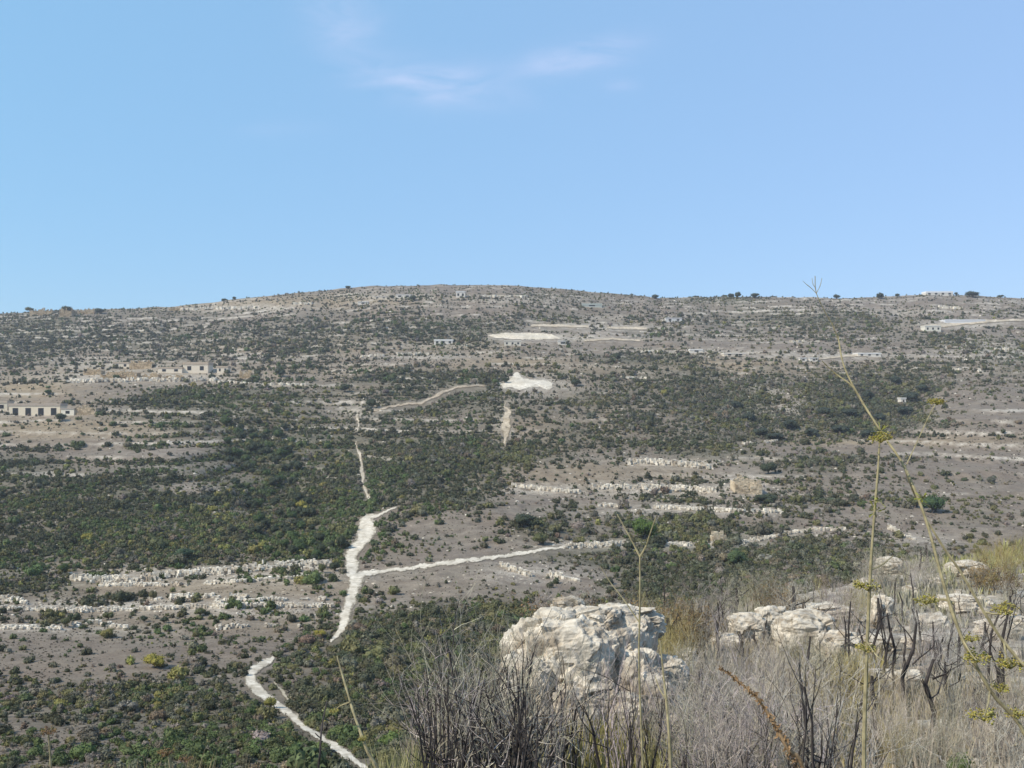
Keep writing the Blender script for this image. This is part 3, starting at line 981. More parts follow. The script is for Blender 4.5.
bush_me = []
for k, (V, P, T) in enumerate(BUSH):
    bmb = MB()
    bmb.add(V, P, np.repeat(T[:, None], 3, 1))
    bush_me.append(bmb.mesh('shrub', M['leaf_object']))
labs = near_labels([(acc[s, 0], acc[s, 1], KEYS[colk[s]]) for s in ind],
                   lambda look, o, where: f"{o + ' ' if o else ''}{look} shrub {where}")
for s, lb in zip(ind, labs):
    o = bpy.data.objects.new('shrub', bush_me[int(rng.integers(len(bush_me)))])
    col.objects.link(o)
    R = size[s] / 2
    o.location = (acc[s, 2], acc[s, 3], float(ground(acc[s, 2], acc[s, 3])) - 0.1 * size[s])
    o.rotation_euler = (0, 0, rng.uniform(0, 6.28))
    o.scale = (R, R * rng.uniform(.85, 1.15), R * rng.uniform(.75, 1.15))
    o.color = (*(PCOL[colk[s]] * tintj[s]), 1)
    tag(o, lb, 'shrub', 'larger shrubs on the lower slope')

# pale stones strewn over the slopes
st_mb = MB()
sp = rng.uniform(size=(9000, 2)) * (1060, 320) + (-18, 296)
pw = patches(PALE, sp[:, 0], sp[:, 1])
for (x, y), p in zip(sp, pw):
    if rng.uniform() > 0.13 + 0.75 * p:
        continue
    w = hit(x, y)
    if w is None or w[1] < 118:
        continue
    s = rng.uniform(0.3, 0.8) * w[1] / 560 + 0.15
    if s * F / w[1] > 3.2:
        s *= .6
    V = ICO1[0] * rng.uniform(.7, 1.25, (len(ICO1[0]), 1)) * (s * rng.uniform(.8, 1.7), s * .8, s * rng.uniform(.45, .8))
    st_mb.add(V + w, ICO1[1], np.full(3, rng.uniform(.75, 1.1)))
tag(st_mb.build('rubble', M['rubble']), 'pale limestone rubble strewn over the slopes', kind='stuff')


# ------------------------------------------------------------------ terrace walls and cut banks
def block(r, c, sx, sy, sz, yaw):
    V = box(-sx, sx, -sy, sy, -sz, sz)
    V = V * r.uniform(0.72, 1.12, (8, 3))
    ca, sa = math.cos(yaw), math.sin(yaw)
    V = np.stack([V[:, 0] * ca - V[:, 1] * sa, V[:, 0] * sa + V[:, 1] * ca, V[:, 2]], -1)
    return V + c


def stone_wall(name, pts, hpx, label, fill=0.85, cat='stone wall', group=None, tint=(1, 1, 1), courses=None):
    mb = MB()
    r = np.random.default_rng(int(pts[0][0] * 31 + pts[0][1]))
    base = None
    for (ax, ay), (bx, by) in zip(pts[:-1], pts[1:]):
        L = math.hypot(bx - ax, by - ay)
        nc = courses or max(1, int(round(hpx / 1.8)))
        ns = max(2, int(L / 2.6))
        for k in range(ns):
            x = ax + (bx - ax) * (k + .5) / ns
            w = hit(x, ay + (by - ay) * (k + .5) / ns)
            if w is None or vn1(x, hpx, pts) > fill + .2:
                continue
            m = w[1] / F
            if base is None:
                base = w
            mb.add(block(r, w - base + np.array([0, .6, hpx * m * .18]), L / ns * m * .62, .8, hpx * m * .36, math.atan2((by - ay) * 2, bx - ax) * 0), BOXF, np.array(tint) * r.uniform(.7, .95))
        for cse in range(nc):
            n = max(2, int(L / 1.7))
            for k in range(n):
                q = (k + r.uniform(-.2, 1.2)) / n
                x = ax + (bx - ax) * q
                y = ay + (by - ay) * q + r.normal(0, .12) * hpx
                if vn1(x + cse * 2.5, hpx, pts) > fill + .12 - .16 * cse / nc or r.uniform() < .10:
                    continue
                w = hit(x, y)
                if w is None:
                    continue
                m = w[1] / F
                if base is None:
                    base = w
                hz = hpx / nc * m * r.uniform(.55, 1.15)
                bw = m * r.uniform(.6, 1.8)
                c = w - base + np.array([0, cse * hpx / nc * m * .35 + r.uniform(-.3, .3) * m, hpx / nc * m * (cse + .35)])
                mb.add(block(r, c, bw, max(.35, bw * .7), hz, r.uniform(-.4, .4)), BOXF, np.array(tint) * r.uniform(.85, 1.2))
    if base is None:
        return
    o = mb.build(name, M['rubble'])
    o.location = base
    tag(o, label, cat, group)
    return o


def vn1(x, hpx, pts):
    return float(vnoise(np.array([x / (7 + 1.2 * hpx)]), np.array([pts[0][1] * 3.7]), 9)[0]) + 0.5


for pts, hpx, fill, lab in WALLS:
    stone_wall('terrace_wall', pts, hpx, lab, fill, group='pale terrace walls on the slopes')


# ------------------------------------------------------------------ buildings
def building(x0, x1, yt, yb, label, wall=(.6, .55, .48), roof=(.5, .45, .38), roof_h=0.12, openings=0, opening_w=0.5, deep=0.6, name='house', cat='house', ruin=False, porch=False, group=None):
    p = hit((x0 + x1) / 2, yb)
    if p is None:
        p = hit((x0 + x1) / 2, yb + 2)
    if p is None:
        p = hit((x0 + x1) / 2, yb + 4)
    m = p[1] / F
    W, H = (x1 - x0) * m, (yb - yt) * m
    dp = min(max(H * 1.2, W * deep), 16)
    root = empty(name, p)
    tag(root, label, cat, group)
    b = MB()
    b.add(box(-W / 2, W / 2, 0, dp, -2.5, H * (1 - roof_h)), BOXF, wall)
    if ruin:
        b = MB()
        r = np.random.default_rng(int(x0 * 7 + yb))
        n = max(3, int(W / 1.6))
        n = max(4, int(W / 1.1))
        for back in (0, 1):
            hs = H * np.clip(.72 + .9 * vnoise(np.arange(n) / 3.1 + x0, np.full(n, yb + back * 3.3), 19) + r.normal(0, .07, n), .3, 1.1)
            for k in range(n):
                a0, z0 = -W / 2 + W * k / n, -2.0
                if not back and H > 3 and r.uniform() < .10:
                    hs[k] *= .35
                while z0 < hs[k] + back:
                    zh = r.uniform(.5, 1.1)
                    j_ = r.uniform(-.16, .16)
                    b.add(box(a0 + r.uniform(-.2, .05), a0 + W / n + r.uniform(-.05, .2), back * dp + j_, back * dp + .75 + j_, z0, z0 + zh * .97), BOXF, np.array(wall) * r.uniform(.7, 1.15))
                    z0 += zh
        for sx in (-1, 1):
            b.add(box(sx * (W / 2 + .35) - .35, sx * (W / 2 + .35) + .35, .1, dp + .5, -2.5, H * r.uniform(.6, .9)), BOXF, wall)
    b.build('wall', M['rubble' if ruin else 'plaster'], root)
    if not ruin and roof_h:
        b = MB()
        o = 0.35
        b.add(box(-W / 2 - o, W / 2 + o, -o, dp + o, H * (1 - roof_h) + .01, H), BOXF, roof)
        b.build('roof', M['roof'], root)
    for k in range(openings):
        cx = -W / 2 + W * (k + .5) / openings
        ow = W / openings * opening_w
        z0, z1 = (0.02, H * .62) if porch else (H * .25, H * .62)
        fr_ = MB()
        fr_.add(box(cx - ow / 2 - .15, cx + ow / 2 + .15, -.10, .05, z0, z1 + .15), BOXF, (1, 1, 1))
        fo = fr_.build('window' if not porch else 'doorway', M['frame'], root)
        b = MB()
        b.add(box(cx - ow / 2, cx + ow / 2, -.14, -.06, z0 + .02, z1), BOXF)
        b.build('pane' if not porch else 'opening', M['dark'], fo)  # doorways get a dark box painted as interior shade, without glass
    y0p, y1p = int((yt - 1) * 2), int((yb + 3) * 2)
    return root


CREAM, WHITE, TANW = (.62, .54, .43), (.66, .61, .53), (.85, .75, .62)
building(434, 453, 339.3, 344.5, 'white flat-roofed block alone on the mid slope', WHITE, (.68, .66, .62), .3, 3, .35)
building(456, 465, 291, 297.5, 'small white house high under the summit', WHITE, (.6, .58, .55), .2, 2, .4)
building(396, 411, 294, 298, 'long low white house beside trees near the summit', WHITE, (.55, .5, .46), .2, 2, .4)
building(374, 387, 296.3, 299, 'low pale farm shed west of the summit houses', CREAM, (.55, .5, .44), .2, 2, .3)
building(358, 368, 301.5, 304.5, 'small white hut on the slope below the summit sheds', WHITE, (.6, .58, .55), .2, 1, .3)
building(9, 60, 403.5, 415.5, 'long cream farmhouse with dark openings on the left terrace', (.70, .61, .46), (.42, .35, .28), .2, 4, .42, .25, porch=True)
building(61, 74, 408, 415.5, 'bright cream annexe with one window beside the long farmhouse', (.74, .68, .55), (.4, .34, .28), .15, 1, .3)
building(75, 95, 406.5, 415, 'tan roofless annexe east of the bright annexe', TANW, ruin=True)
building(-4, 7, 401, 411, 'pale building cut off by the left edge', (.6, .54, .42), (.45, .38, .3), .2, 1, .4)
for x0, x1, yt, yb, kind, lab in (
        (113, 129, 362, 368, 'h', 'pale square house at the top of the ruined hamlet'),
        (130, 151, 361.5, 369, 'r', 'brown roofless ruin next to the square hamlet house'),
        (158, 182, 367, 373, 'h', 'long pale house in the middle of the hamlet'),
        (183, 208, 362, 373, 'h', 'tan house with pale front east in the hamlet'),
        (84, 100, 369, 375, 'r', 'low tan ruin at the west end of the hamlet'),
        (101, 118, 373, 379, 'r', 'brown ruined house behind the bright hamlet wall'),
        (120, 136, 372, 380, 'r', 'tallest tan ruin on the bright hamlet wall'),
        (140, 157, 374, 379.5, 'r', 'low brown ruin in the hamlet front row'),
        (162, 180, 375.5, 380, 'r', 'brown walled enclosure in front of the long pale house'),
        (217, 228, 366, 373, 'h', 'narrow pale house apart from the hamlet to the east'),
        (240, 250, 371, 378.5, 'r', 'small tan ruin at the east end of the hamlet')):
    if kind == 'h':
        building(x0, x1, yt, yb, lab, (.70, .61, .48), (.46, .37, .28), .25, 2, .3)
    else:
        building(x0, x1, yt, yb, lab, (.80, .68, .53), ruin=True, name='ruin', cat='ruin')
for x0, x1, yt, yb, lab in ((30, 52, 308.5, 315, 'tan ruined farm building at the west end of the left skyline'),
                            (60, 71, 308, 316.5, 'pale ruined house beneath the dark skyline tree'),
                            (76, 94, 309, 314, 'long low tan ruin on the skyline right of the dark tree'),
                            (170, 182, 307, 311, 'grey ruin where the left ridge starts rising')):
    building(x0, x1, yt, yb, lab, (.70, .60, .48), ruin=True, name='ruin', cat='ruin')
building(925, 941, 325.5, 331, 'cream block at the west end of the right pale terraces', (.66, .62, .52), (.6, .57, .5), .2, 3, .3)
building(945, 985, 319.5, 323, 'long low white greenhouse on the right pale terraces', (.62, .62, .62), (.66, .66, .67), .35, 0, name='greenhouse', cat='greenhouse')
building(926, 953, 291.3, 295.6, 'long white building on the right skyline', WHITE, (.78, .77, .75), .35, 4, .35)
building(800, 807, 357.5, 361.5, 'small white cube house, west one of a pair', WHITE, (.6, .58, .54), .2, 1, .3)
building(810, 818, 357.5, 361.5, 'small white cube house, east one of a pair', WHITE, (.6, .58, .54), .2, 1, .3)
building(858, 881, 352.8, 356.5, 'long white shed below the upper right terraces', WHITE, (.7, .68, .64), .3, 3, .3)
building(690, 703, 349, 352.6, 'white shed on the far field west of the tan strip', WHITE, (.7, .67, .62), .35, 1, .3)
building(724, 746, 352.6, 356.3, 'long cream shed on the edge of the tan strip', CREAM, (.66, .6, .52), .35, 2, .3)
building(504, 521, 340.5, 345.5, 'cream house under the white bare terrace', (.62, .57, .47), (.6, .56, .48), .2, 3, .3)
building(558, 567, 340.5, 344.8, 'small white house east under the white bare terrace', WHITE, (.6, .57, .52), .2, 1, .4)
building(666, 682, 317.5, 321.8, 'pale grey house in the distant eastern fields', (.6, .58, .55), (.5, .47, .45), .25, 2, .3)
building(582, 602, 303.5, 307, 'grey green shed below the eastern shoulder of the summit', (.40, .42, .38), (.42, .45, .40), .4, 1, .3, name='shed', cat='shed')
building(901, 906, 397.5, 404, 'tiny white hut in the dark wooded hollow', WHITE, (.6, .57, .52), .2, 1, .3)
building(736, 761, 479, 494, 'pale ruined stone building in the quarry', (.92, .84, .72), ruin=True, name='ruin', cat='ruin', deep=.4)
building(714, 726, 536, 543, 'small pale ruin stub on the bright wall', (.90, .84, .74), ruin=True, name='ruin', cat='ruin', deep=.9)


# ------------------------------------------------------------------ trees on the far slope
def tree_proto(k):
    r = np.random.default_rng(900 + k)
    root = empty('tree', (0, 0, 0))
    b = MB()
    b.add(*tube([(0, 0, -.12), (.01, .01, .1), (.03 * (k - 1), .02, .28), (.02, .0, .5)], (.055, .045, .035, .015), 6), (1, 1, 1))
    for q in range(4):
        a = q * 1.6 + k
        b.add(*tube([(.02, 0, .18 + .04 * q), (.16 * math.cos(a), .16 * math.sin(a), .36), (.28 * math.cos(a), .28 * math.sin(a), .52)], (.025, .018, .008), 4), (1, 1, 1))
    b.build('trunk', M['bark'], root)
    V, P, T = leaf_clump(r, 900, 0.062, 9, ICO2, 1.0, .6)
    V = V * (.52, .52, .62) + (0, 0, .16)
    b = MB()
    b.add(V, P, np.repeat(T[:, None], 3, 1))
    b.build('crown', M['leaf_object'], root)
    return root


PROTO_T = [tree_proto(k) for k in range(4)]
used = [False] * 4


def place_tree(px, yb, wpx, hpx, colr, label, k, group):
    p = hit(px, yb)
    tries = 0
    while p is None and tries < 6:
        yb += 1
        tries += 1
        p = hit(px, yb)
    if p is None:
        return
    m = p[1] / F
    o = PROTO_T[k] if not used[k] else copy_tree(PROTO_T[k])
    used[k] = True
    o.location = p - np.array([0, 0, .05])
    o.rotation_euler = (0, 0, float(rng.uniform(0, 6.28)))
    o.scale = (wpx * m, wpx * m, hpx * m * 1.08)
    for ch in o.children:
        if ch.name.startswith('crown'):
            ch.color = (*colr, 1)
    tag(o, label, 'tree', group)


DG, GR, YG, OL = (.050, .062, .036), (.062, .092, .034), (.24, .21, .045), (.105, .112, .05)
TREES = [
    (66, 313, 13, 8, DG, 'dark round tree on the left skyline above the pale ruin'), (100, 314, 12, 6, DG, 'dark low tree on the left skyline east of the ruins'),
    (30, 312, 9, 5, OL, 'olive tree on the left skyline above the western ruin'), (224, 302, 6, 4, DG, 'small dark tree where the left ridge rises'), (234, 300, 5, 4, DG, 'tiny dark tree high on the rising left ridge'),
    (348, 289, 6, 3.5, DG, 'dark bush tree on the skyline left of the summit'), (655, 299, 9, 5, DG, 'dark tree on the eastern skyline shoulder'),
    (731, 298, 7, 5, DG, 'west tree of the skyline clump'), (738, 298, 7, 7, DG, 'tallest tree of the skyline clump'), (755, 298, 11, 5, DG, 'broad east tree of the skyline clump'),
    (837, 298, 7, 5, DG, 'dark skyline tree right of the bare twig'), (880, 299, 8, 7, DG, 'dark skyline tree between the twig and the white building'), (897, 296, 6, 4, DG, 'tiny skyline tree left of the white building'),
    (956, 296, 4, 4, DG, 'small skyline tree touching the white building'), (973, 297, 14, 6, DG, 'broad dark skyline tree right of the white building'), (1001, 298, 6, 3.5, DG, 'last small tree on the right skyline'),
    (60, 421, 13, 9, DG, 'dark tree in front of the long cream farmhouse'), (48, 395, 10, 6, GR, 'green tree on the slope above the farmhouse'), (191, 362, 8, 6, DG, 'dark tree behind the hamlet'), (116, 380, 7, 6, GR, 'green tree among the hamlet ruins'),
    (212, 380, 9, 7, DG, 'dark tree at the end of the bright hamlet wall'), (242, 390, 9, 7, DG, 'dark tree below the hamlet to the east'), (280, 377, 13, 10, DG, 'broad dark tree in the mid slope fields'), (345, 392, 11, 9, DG, 'dark tree above the narrow path'),
    (372, 408, 13, 11, DG, 'dark green tree at the head of the narrow path'), (392, 299, 6, 4, DG, 'dark tree beside the low white house near the summit'), (413, 301, 9, 6, DG, 'dark tree right of the low white house'), (617, 360, 8, 7, DG, 'dark tree in the hedgerow east of the knoll'),
    (576, 386, 12, 8, DG, 'dark tree just right of the knoll clearing'), (505, 383, 9, 6, DG, 'dark tree at the back of the knoll clearing'),
    (768, 474, 18, 13, DG, 'dark round tree beside the quarry ruin'), (766, 504, 26, 11, DG, 'broad dark tree below the quarry ruin'), (933, 513, 27, 20, (.052, .085, .035), 'big round green tree on the bare right slope'), (915, 508, 16, 12, OL, 'olive tree beside the big green tree'),
    (646, 541, 25, 25, (.075, .115, .028), 'bright green tree behind the forked stalk'), (737, 566, 22, 18, (.07, .10, .045), 'green tree in front of the bright wall'), (540, 545, 18, 14, OL, 'olive tree at the end of the branch track'), (524, 527, 24, 14, DG, 'dark tree above the branch track end'),
    (341, 549, 11, 15, DG, 'dark upright tree beside the bright track'), (332, 551, 7, 12, DG, 'slim dark tree left of the bright track'), (335, 571, 12, 11, DG, 'dark tree at the end of the cream bank'), (322, 573, 10, 10, OL, 'olive tree on the cream bank end'),
    (155, 668, 24, 14, YG, 'lone yellow green bush on the grey lower slope'), (320, 638, 14, 9, YG, 'yellow bush at the cut end of the upper track'), (270, 708, 15, 12, (.19, .18, .05), 'yellow green bush inside the lower track bend'),
    (65, 627, 12, 10, OL, 'olive bush above the broken cream wall'), (106, 638, 13, 10, (.19, .17, .06), 'yellow olive bush near the short broken wall'), (108, 620, 12, 9, OL, 'olive bush on the lower terrace wall'), (200, 616, 14, 9, OL, 'olive bush below the middle of the lower terrace'),
    (144, 622, 9, 7, DG, 'dark bush below the lower terrace, left of a pair'), (164, 623, 9, 7, DG, 'dark bush below the lower terrace, right of a pair'), (232, 605, 10, 10, OL, 'olive tree on the patchy lower terrace'), (153, 600, 9, 11, (.13, .12, .06), 'brownish tree between the two long terraces'),
    (64, 574, 11, 11, GR, 'green tree at the west end of the upper bank'), (185, 560, 22, 13, (.055, .085, .045), 'green tree above the middle of the cream bank'), (172, 562, 12, 10, GR, 'small green tree next to the green bank tree'), (88, 540, 14, 8, YG, 'yellow bush on the left scrub slope'),
    (410, 446, 13, 8, (.17, .17, .06), 'yellow olive bush right of the narrow path'), (300, 510, 14, 10, YG, 'yellow green bush at the gully foot'),
]
for n, (px, yb, w_, h_, c_, lb) in enumerate(TREES):
    place_tree(px, yb, w_, h_, c_, lb, n % 4, 'scattered trees on the slopes')
gul = []
while len(gul) < 84:
    x, y = rng.uniform(205, 335), rng.uniform(405, 560)
    if abs(x - (250 + (y - 405) * 0.28)) < 26 + 12 * rng.uniform():
        gul.append((x, y))
gl = near_labels([(x, y, 'dark green' if i % 3 else 'green') for i, (x, y) in enumerate(gul)],
                 lambda look, o, where: f"{o + ' ' if o else ''}{look} gully tree {where}",
                 [("the narrow path's head", 360, 410), ("the narrow path's foot", 368, 500), ("the gully's yellow bush", 300, 505), ("the gully head", 250, 410), ("the green bank tree", 185, 552), ("the slim dark track tree", 332, 545)])
for i, ((x, y), lb) in enumerate(zip(gul, gl)):
    s = rng.uniform(8, 14)
    place_tree(x, y + 4, s, s * .85, (DG, GR)[0 if i % 3 else 1], lb, i % 4, 'trees in the green gully')
hol = [(868, 395), (850, 412), (880, 417), (905, 412), (840, 430), (868, 434), (895, 380), (922, 388), (812, 432), (790, 426), (825, 412), (760, 432), (735, 405), (748, 418), (775, 436), (912, 398)]
hl = near_labels([(x, y, 'dark') for x, y in hol], lambda look, o, where: f"{o + ' ' if o else ''}{look} hollow tree {where}",
                 [("the tiny white hut", 903, 401), ("the tall stalk's leaning tip", 858, 400), ("the pale bare patch", 785, 405)])
for (x, y), lb in zip(hol, hl):
    place_tree(x, y + 4, rng.uniform(13, 20), rng.uniform(8, 12), (.050, .062, .045), lb, int(rng.integers(4)), 'trees in the wooded hollow')

# ------------------------------------------------------------------ near spur: rocks
def n3(V, sc, seed, octv=3):
    return (fbm(V[:, 0] + .37 * V[:, 2], V[:, 1] - .21 * V[:, 2], sc, octv, seed) + fbm(V[:, 1] + 5 + .3 * V[:, 0], V[:, 2] + 9, sc, octv, seed + 7) + fbm(V[:, 2] - 3, V[:, 0] + 2 - .3 * V[:, 1], sc, octv, seed + 13)) * .6


def rock_mesh(seed, cells=46, ball=ICO5, squash=(1, 1, .62), crack=0.045):
    """a weathered, jointed limestone lump of about unit radius"""
    r = np.random.default_rng(seed)
    B = ball[0]
    V = np.sign(B) * np.abs(B) ** 0.74 * squash
    C = r.normal(size=(cells, 3))
    C /= np.linalg.norm(C, axis=1)[:, None]
    off = r.uniform(-.075, .075, cells)
    til = r.normal(0, .16, (cells, 3))
    tc_ = r.uniform(.80, 1.08, cells)
    Nn = B + np.stack([n3(B, .55, seed + a * 3) for a in range(3)], -1) * .16
    dd = np.stack([((Nn - c) ** 2 * (1, 1, 1.9)).sum(-1) for c in C], -1)
    pa = np.partition(dd, 1, axis=1)[:, :2]
    near = dd.argmin(1)
    wdt = .10 / math.sqrt(cells)
    cr = np.exp(-((np.sqrt(pa[:, 1]) - np.sqrt(pa[:, 0])) / wdt) ** 2) * np.clip(.5 + n3(B, .4, seed + 50) * 1.6, 0, 1)
    f = 1 + off[near] + ((B - C[near]) * til[near]).sum(-1) - crack * cr + .24 * n3(B, 1.1, seed + 20, 2) + 1.9 * .085 * n3(B, .28, seed + 30, 5) - .12 * np.abs(n3(B, .16, seed + 40, 3))
    return V * f[:, None], ball[1], np.repeat((tc_[near] * (1 - .25 * cr))[:, None], 3, 1)


def boulder(px, yb, wpx, hpx, label, seed, ball=ICO5, name='boulder', cells=40, depth=0.8, prof=None, group=None, cat='boulder'):
    p = hit(px, yb)
    m = p[1] / F
    V, P, T = rock_mesh(seed, cells, ball)
    V = V / np.abs(V).max(0)
    if prof is not None:
        V[:, 2] = np.where(V[:, 2] > -.6, (V[:, 2] + .6) * np.interp(V[:, 0], *prof) - .6, V[:, 2])
    V = V * (wpx * m / 2, wpx * m / 2 * depth, hpx * m / 2 * 1.12) + (0, wpx * m / 2 * depth * .7, hpx * m / 2 * .88)
    b = MB()
    b.add(V, P, T)
    o = b.build(name, M['limestone'])
    o.location = p
    tag(o, label, cat, group)
    return o


def outcrop(label, lumps, seed0, name='rock_outcrop'):
    base = hit(lumps[0][0], lumps[0][1])
    mb = MB()
    for n, (px, yb, wpx, hpx, dep) in enumerate(lumps):
        p = hit(px, yb)
        m = base[1] / F
        p = np.array([(px - 512) / F * base[1], base[1] + dep, (HZ - yb) / F * base[1]])
        V, P, T = rock_mesh(seed0 + n * 11, 60, ICO6 if wpx > 60 else ICO5, (1, 1, .8))
        a = n * 1.3
        V = np.stack([V[:, 0] * math.cos(a) - V[:, 1] * math.sin(a), V[:, 0] * math.sin(a) + V[:, 1] * math.cos(a), V[:, 2]], -1)
        V = V / np.abs(V).max(0)
        V = V * (wpx * m / 2, wpx * m / 2 * .7, hpx * m / 2) + p - base + (0, wpx * m / 2 * .6, hpx * m / 2)
        mb.add(V, P, T)
    o = mb.build(name, M['limestone'])
    o.location = base
    tag(o, label, 'rock outcrop')
    return o


outcrop('large pale cracked limestone outcrop behind the charred thicket',
        [(570, 742, 128, 120, 0), (528, 738, 66, 84, -.1), (607, 738, 100, 104, .2), (545, 752, 90, 46, -.3), (662, 748, 80, 44, .1), (640, 672, 84, 50, .9), (676, 716, 54, 44, .6), (520, 690, 44, 54, .4), (636, 736, 66, 82, .05), (546, 700, 70, 76, .25), (585, 748, 80, 80, -.35), (650, 736, 54, 66, -.1), (664, 730, 40, 44, .3), (640, 690, 60, 60, .6), (676, 742, 36, 30, -.2), (628, 664, 60, 44, .8), (574, 640, 40, 26, .9), (514, 735, 34, 58, -.2), (622, 742, 50, 56, -.35), (600, 668, 70, 50, .5), (560, 660, 56, 44, .3)], 300)
for x, yb, w, h, lb in ((752, 648, 46, 34, 'pale cracked rock at the west end of the spur ridge'), (777, 642, 42, 36, 'tallest pale rock on the spur ridge'), (808, 656, 64, 42, 'broad pale rock in the middle of the spur ridge'),
                        (842, 664, 52, 34, 'pale rock at the east end of the spur ridge by the upright stalk'), (728, 652, 34, 18, 'low flat pale rock west of the spur ridge'), (692, 634, 26, 10, 'flat slab between burnt posts behind the big boulder'),
                        (884, 628, 26, 32, 'upright pale rock face right of the upright stalk'), (830, 622, 60, 16, 'long low grey rock behind the spur ridge'), (912, 694, 36, 22, 'pale rock beneath the thick burnt post'), (884, 690, 34, 18, 'pale low rock just right of the upright stalk'),
                        (893, 574, 30, 16, 'pale rock on the far spur edge below white stones'), (972, 578, 44, 16, 'low pale rock under the olive brush at right'), (1000, 742, 44, 22, 'pale rock at the lower right by the yellow umbels'), (940, 740, 50, 14, 'flat grey rock low between burnt stumps'),
                        (925, 650, 40, 14, 'flat pale slab left of the thick burnt post'), (1004, 640, 50, 18, 'low pale rock at the right picture edge'), (640, 660, 40, 22, 'pale rock joined to the right flank of the big boulder'), (655, 700, 36, 20, 'small pale rock at the right foot of the big boulder'),
                        (880, 652, 40, 16, 'pale slab right of the ridge end'), (965, 612, 44, 16, 'low grey white rock among grey brush at right')):
    boulder(x, yb, w, h, lb, int(x * 3 + yb), cells=30, depth=.75, group='pale rocks on the near spur')

SLAND = [("the big boulder", 582, 690), ("the tallest ridge rock", 777, 625), ("the brown frond", 760, 710), ("the upright stalk's foot", 865, 720), ("the thick burnt post", 937, 655), ("the lower right yellow umbel", 985, 715), ("the charred thicket", 470, 730),
         ("the upright rock face", 884, 612), ("the far spur edge rock", 893, 568), ("the low rock at right", 972, 572), ("the forked stalk", 640, 620), ("the flat slab behind", 692, 628)]
rock_me = []
for k in range(6):
    V, P, T = rock_mesh(70 + k, 14, ICO4, (1, .8, .6))
    bmb = MB()
    bmb.add(V, P, T)
    rock_me.append(bmb.mesh('rock', M['limestone']))
rk = []
while len(rk) < 150:
    x, y = rng.uniform(520, 1020), rng.uniform(575, 766)
    if y < np.interp(x, EDGE[:, 0], EDGE[:, 1]) + 4:
        continue
    if rng.uniform() > patches(PALE, np.array([x]), np.array([y]))[0] + .12:
        continue
    rk.append((x, y))
rl = near_labels([(x, y, 'small pale rock') for x, y in rk], lambda look, o, where: f"{o + ' ' if o else ''}{look} {where}", SLAND)
for (x, y), lb in zip(rk, rl):
    p = hit(x, y)
    o = bpy.data.objects.new('rock', rock_me[int(rng.integers(6))])
    col.objects.link(o)
    s = min(rng.lognormal(1.7, .45), 16) * p[1] / F
    o.location = p + np.array([0, 0, s * .1])
    o.rotation_euler = (rng.uniform(-.3, .3), rng.uniform(-.3, .3), rng.uniform(0, 6.28))
    o.scale = (s, s, s)
    tag(o, lb, 'rock', 'small pale rocks on the near spur')


# ------------------------------------------------------------------ near spur: burnt and dry shrubs
def grow(mb, r, p, d, L, R, lvl, maxl, wig=.18, kids=(3, 5), up=.15, sides=4, sink=None):
    n = 5 if lvl < 2 else 4
    P, Rr = [np.array(p)], [R]
    d = np.array(d, float)
    for k in range(n - 1):
        d = d + r.normal(0, wig, 3) + (0, 0, up)
        d /= np.linalg.norm(d)
        P.append(P[-1] + d * L / (n - 1))
        Rr.append(R * (1 - .62 * (k + 1) / (n - 1)))
    (mb if lvl < 2 or sink is None else sink).add(*tube(P, Rr, sides if lvl == 0 else 3), np.full(3, r.uniform(.7, 1.25)))
    if lvl < maxl:
        for _ in range(int(r.integers(kids[0], kids[1] + 1))):
            q = r.uniform(.3, 1.0) * (n - 1)
            k = min(int(q), n - 2)
            pp = P[k] + (P[k + 1] - P[k]) * (q - k)
            dd = (P[k + 1] - P[k])
            dd = dd / np.linalg.norm(dd) + r.normal(0, .55, 3)
            dd /= np.linalg.norm(dd)
            grow(mb, r, pp, dd, L * r.uniform(.38, .62), max(Rr[k] * .6, .0016), lvl + 1, maxl, wig, kids, up, sides, sink)
    return P[-1]


def brush_proto(seed, kind):
    r = np.random.default_rng(seed)
    root = empty('burnt_shrub' if kind in ('charred', 'grey', 'ashen') else 'dry_shrub', (0, 0, 0))
    wood, tw = MB(), MB()
    ns, R, maxl, kids, lean = {'charred': (8, .014, 2, (2, 4), .15), 'grey': (13, .007, 3, (3, 4), .45), 'brown': (10, .008, 2, (3, 5), .55), 'olive': (34, .0045, 1, (3, 5), .42), 'ashen': (9, .008, 2, (2, 4), .16)}[kind]
    tips = []
    for k in range(ns):
        a = r.uniform(0, 6.28)
        q = r.uniform(0, lean)
        d = np.array([math.cos(a) * q, math.sin(a) * q, 1.0])
        tips.append(grow(wood, r, (math.cos(a) * .12 * r.uniform(.2, 1.6), math.sin(a) * .12 * r.uniform(.2, 1.6), -.06), d / np.linalg.norm(d), r.uniform(.55, 1.05), R * r.uniform(.7, 1.2), 0, maxl, .13 if kind in ('charred', 'ashen') else .2, kids, .12, 4, tw))
    wm = {'charred': 'char', 'grey': 'twig', 'brown': 'bark', 'olive': 'broom', 'ashen': 'twig'}[kind]
    wood.build('wood', M[wm], root)
    if kind == 'brown':
        for t_ in list(tips) * 9:
            c = np.array(t_) * r.uniform(.35, 1.05) + r.normal(0, .13, 3)
            n = 14
            pos = c + r.normal(0, .06, (n, 3))
            pos[:, 2] = np.maximum(pos[:, 2], .02)
            a, b2 = r.normal(0, .018, (n, 3)), r.normal(0, .018, (n, 3))
            tw.add(np.stack([pos, pos + a, pos + b2], 1).reshape(-1, 3), np.arange(n * 3).reshape(-1, 3), np.array([.6, .45, .26]) * r.uniform(.6, 1.3))
    if tw.n:
        tw.build('twig_crown', M['twig'] if kind != 'olive' else M['broom'], root)
    return root


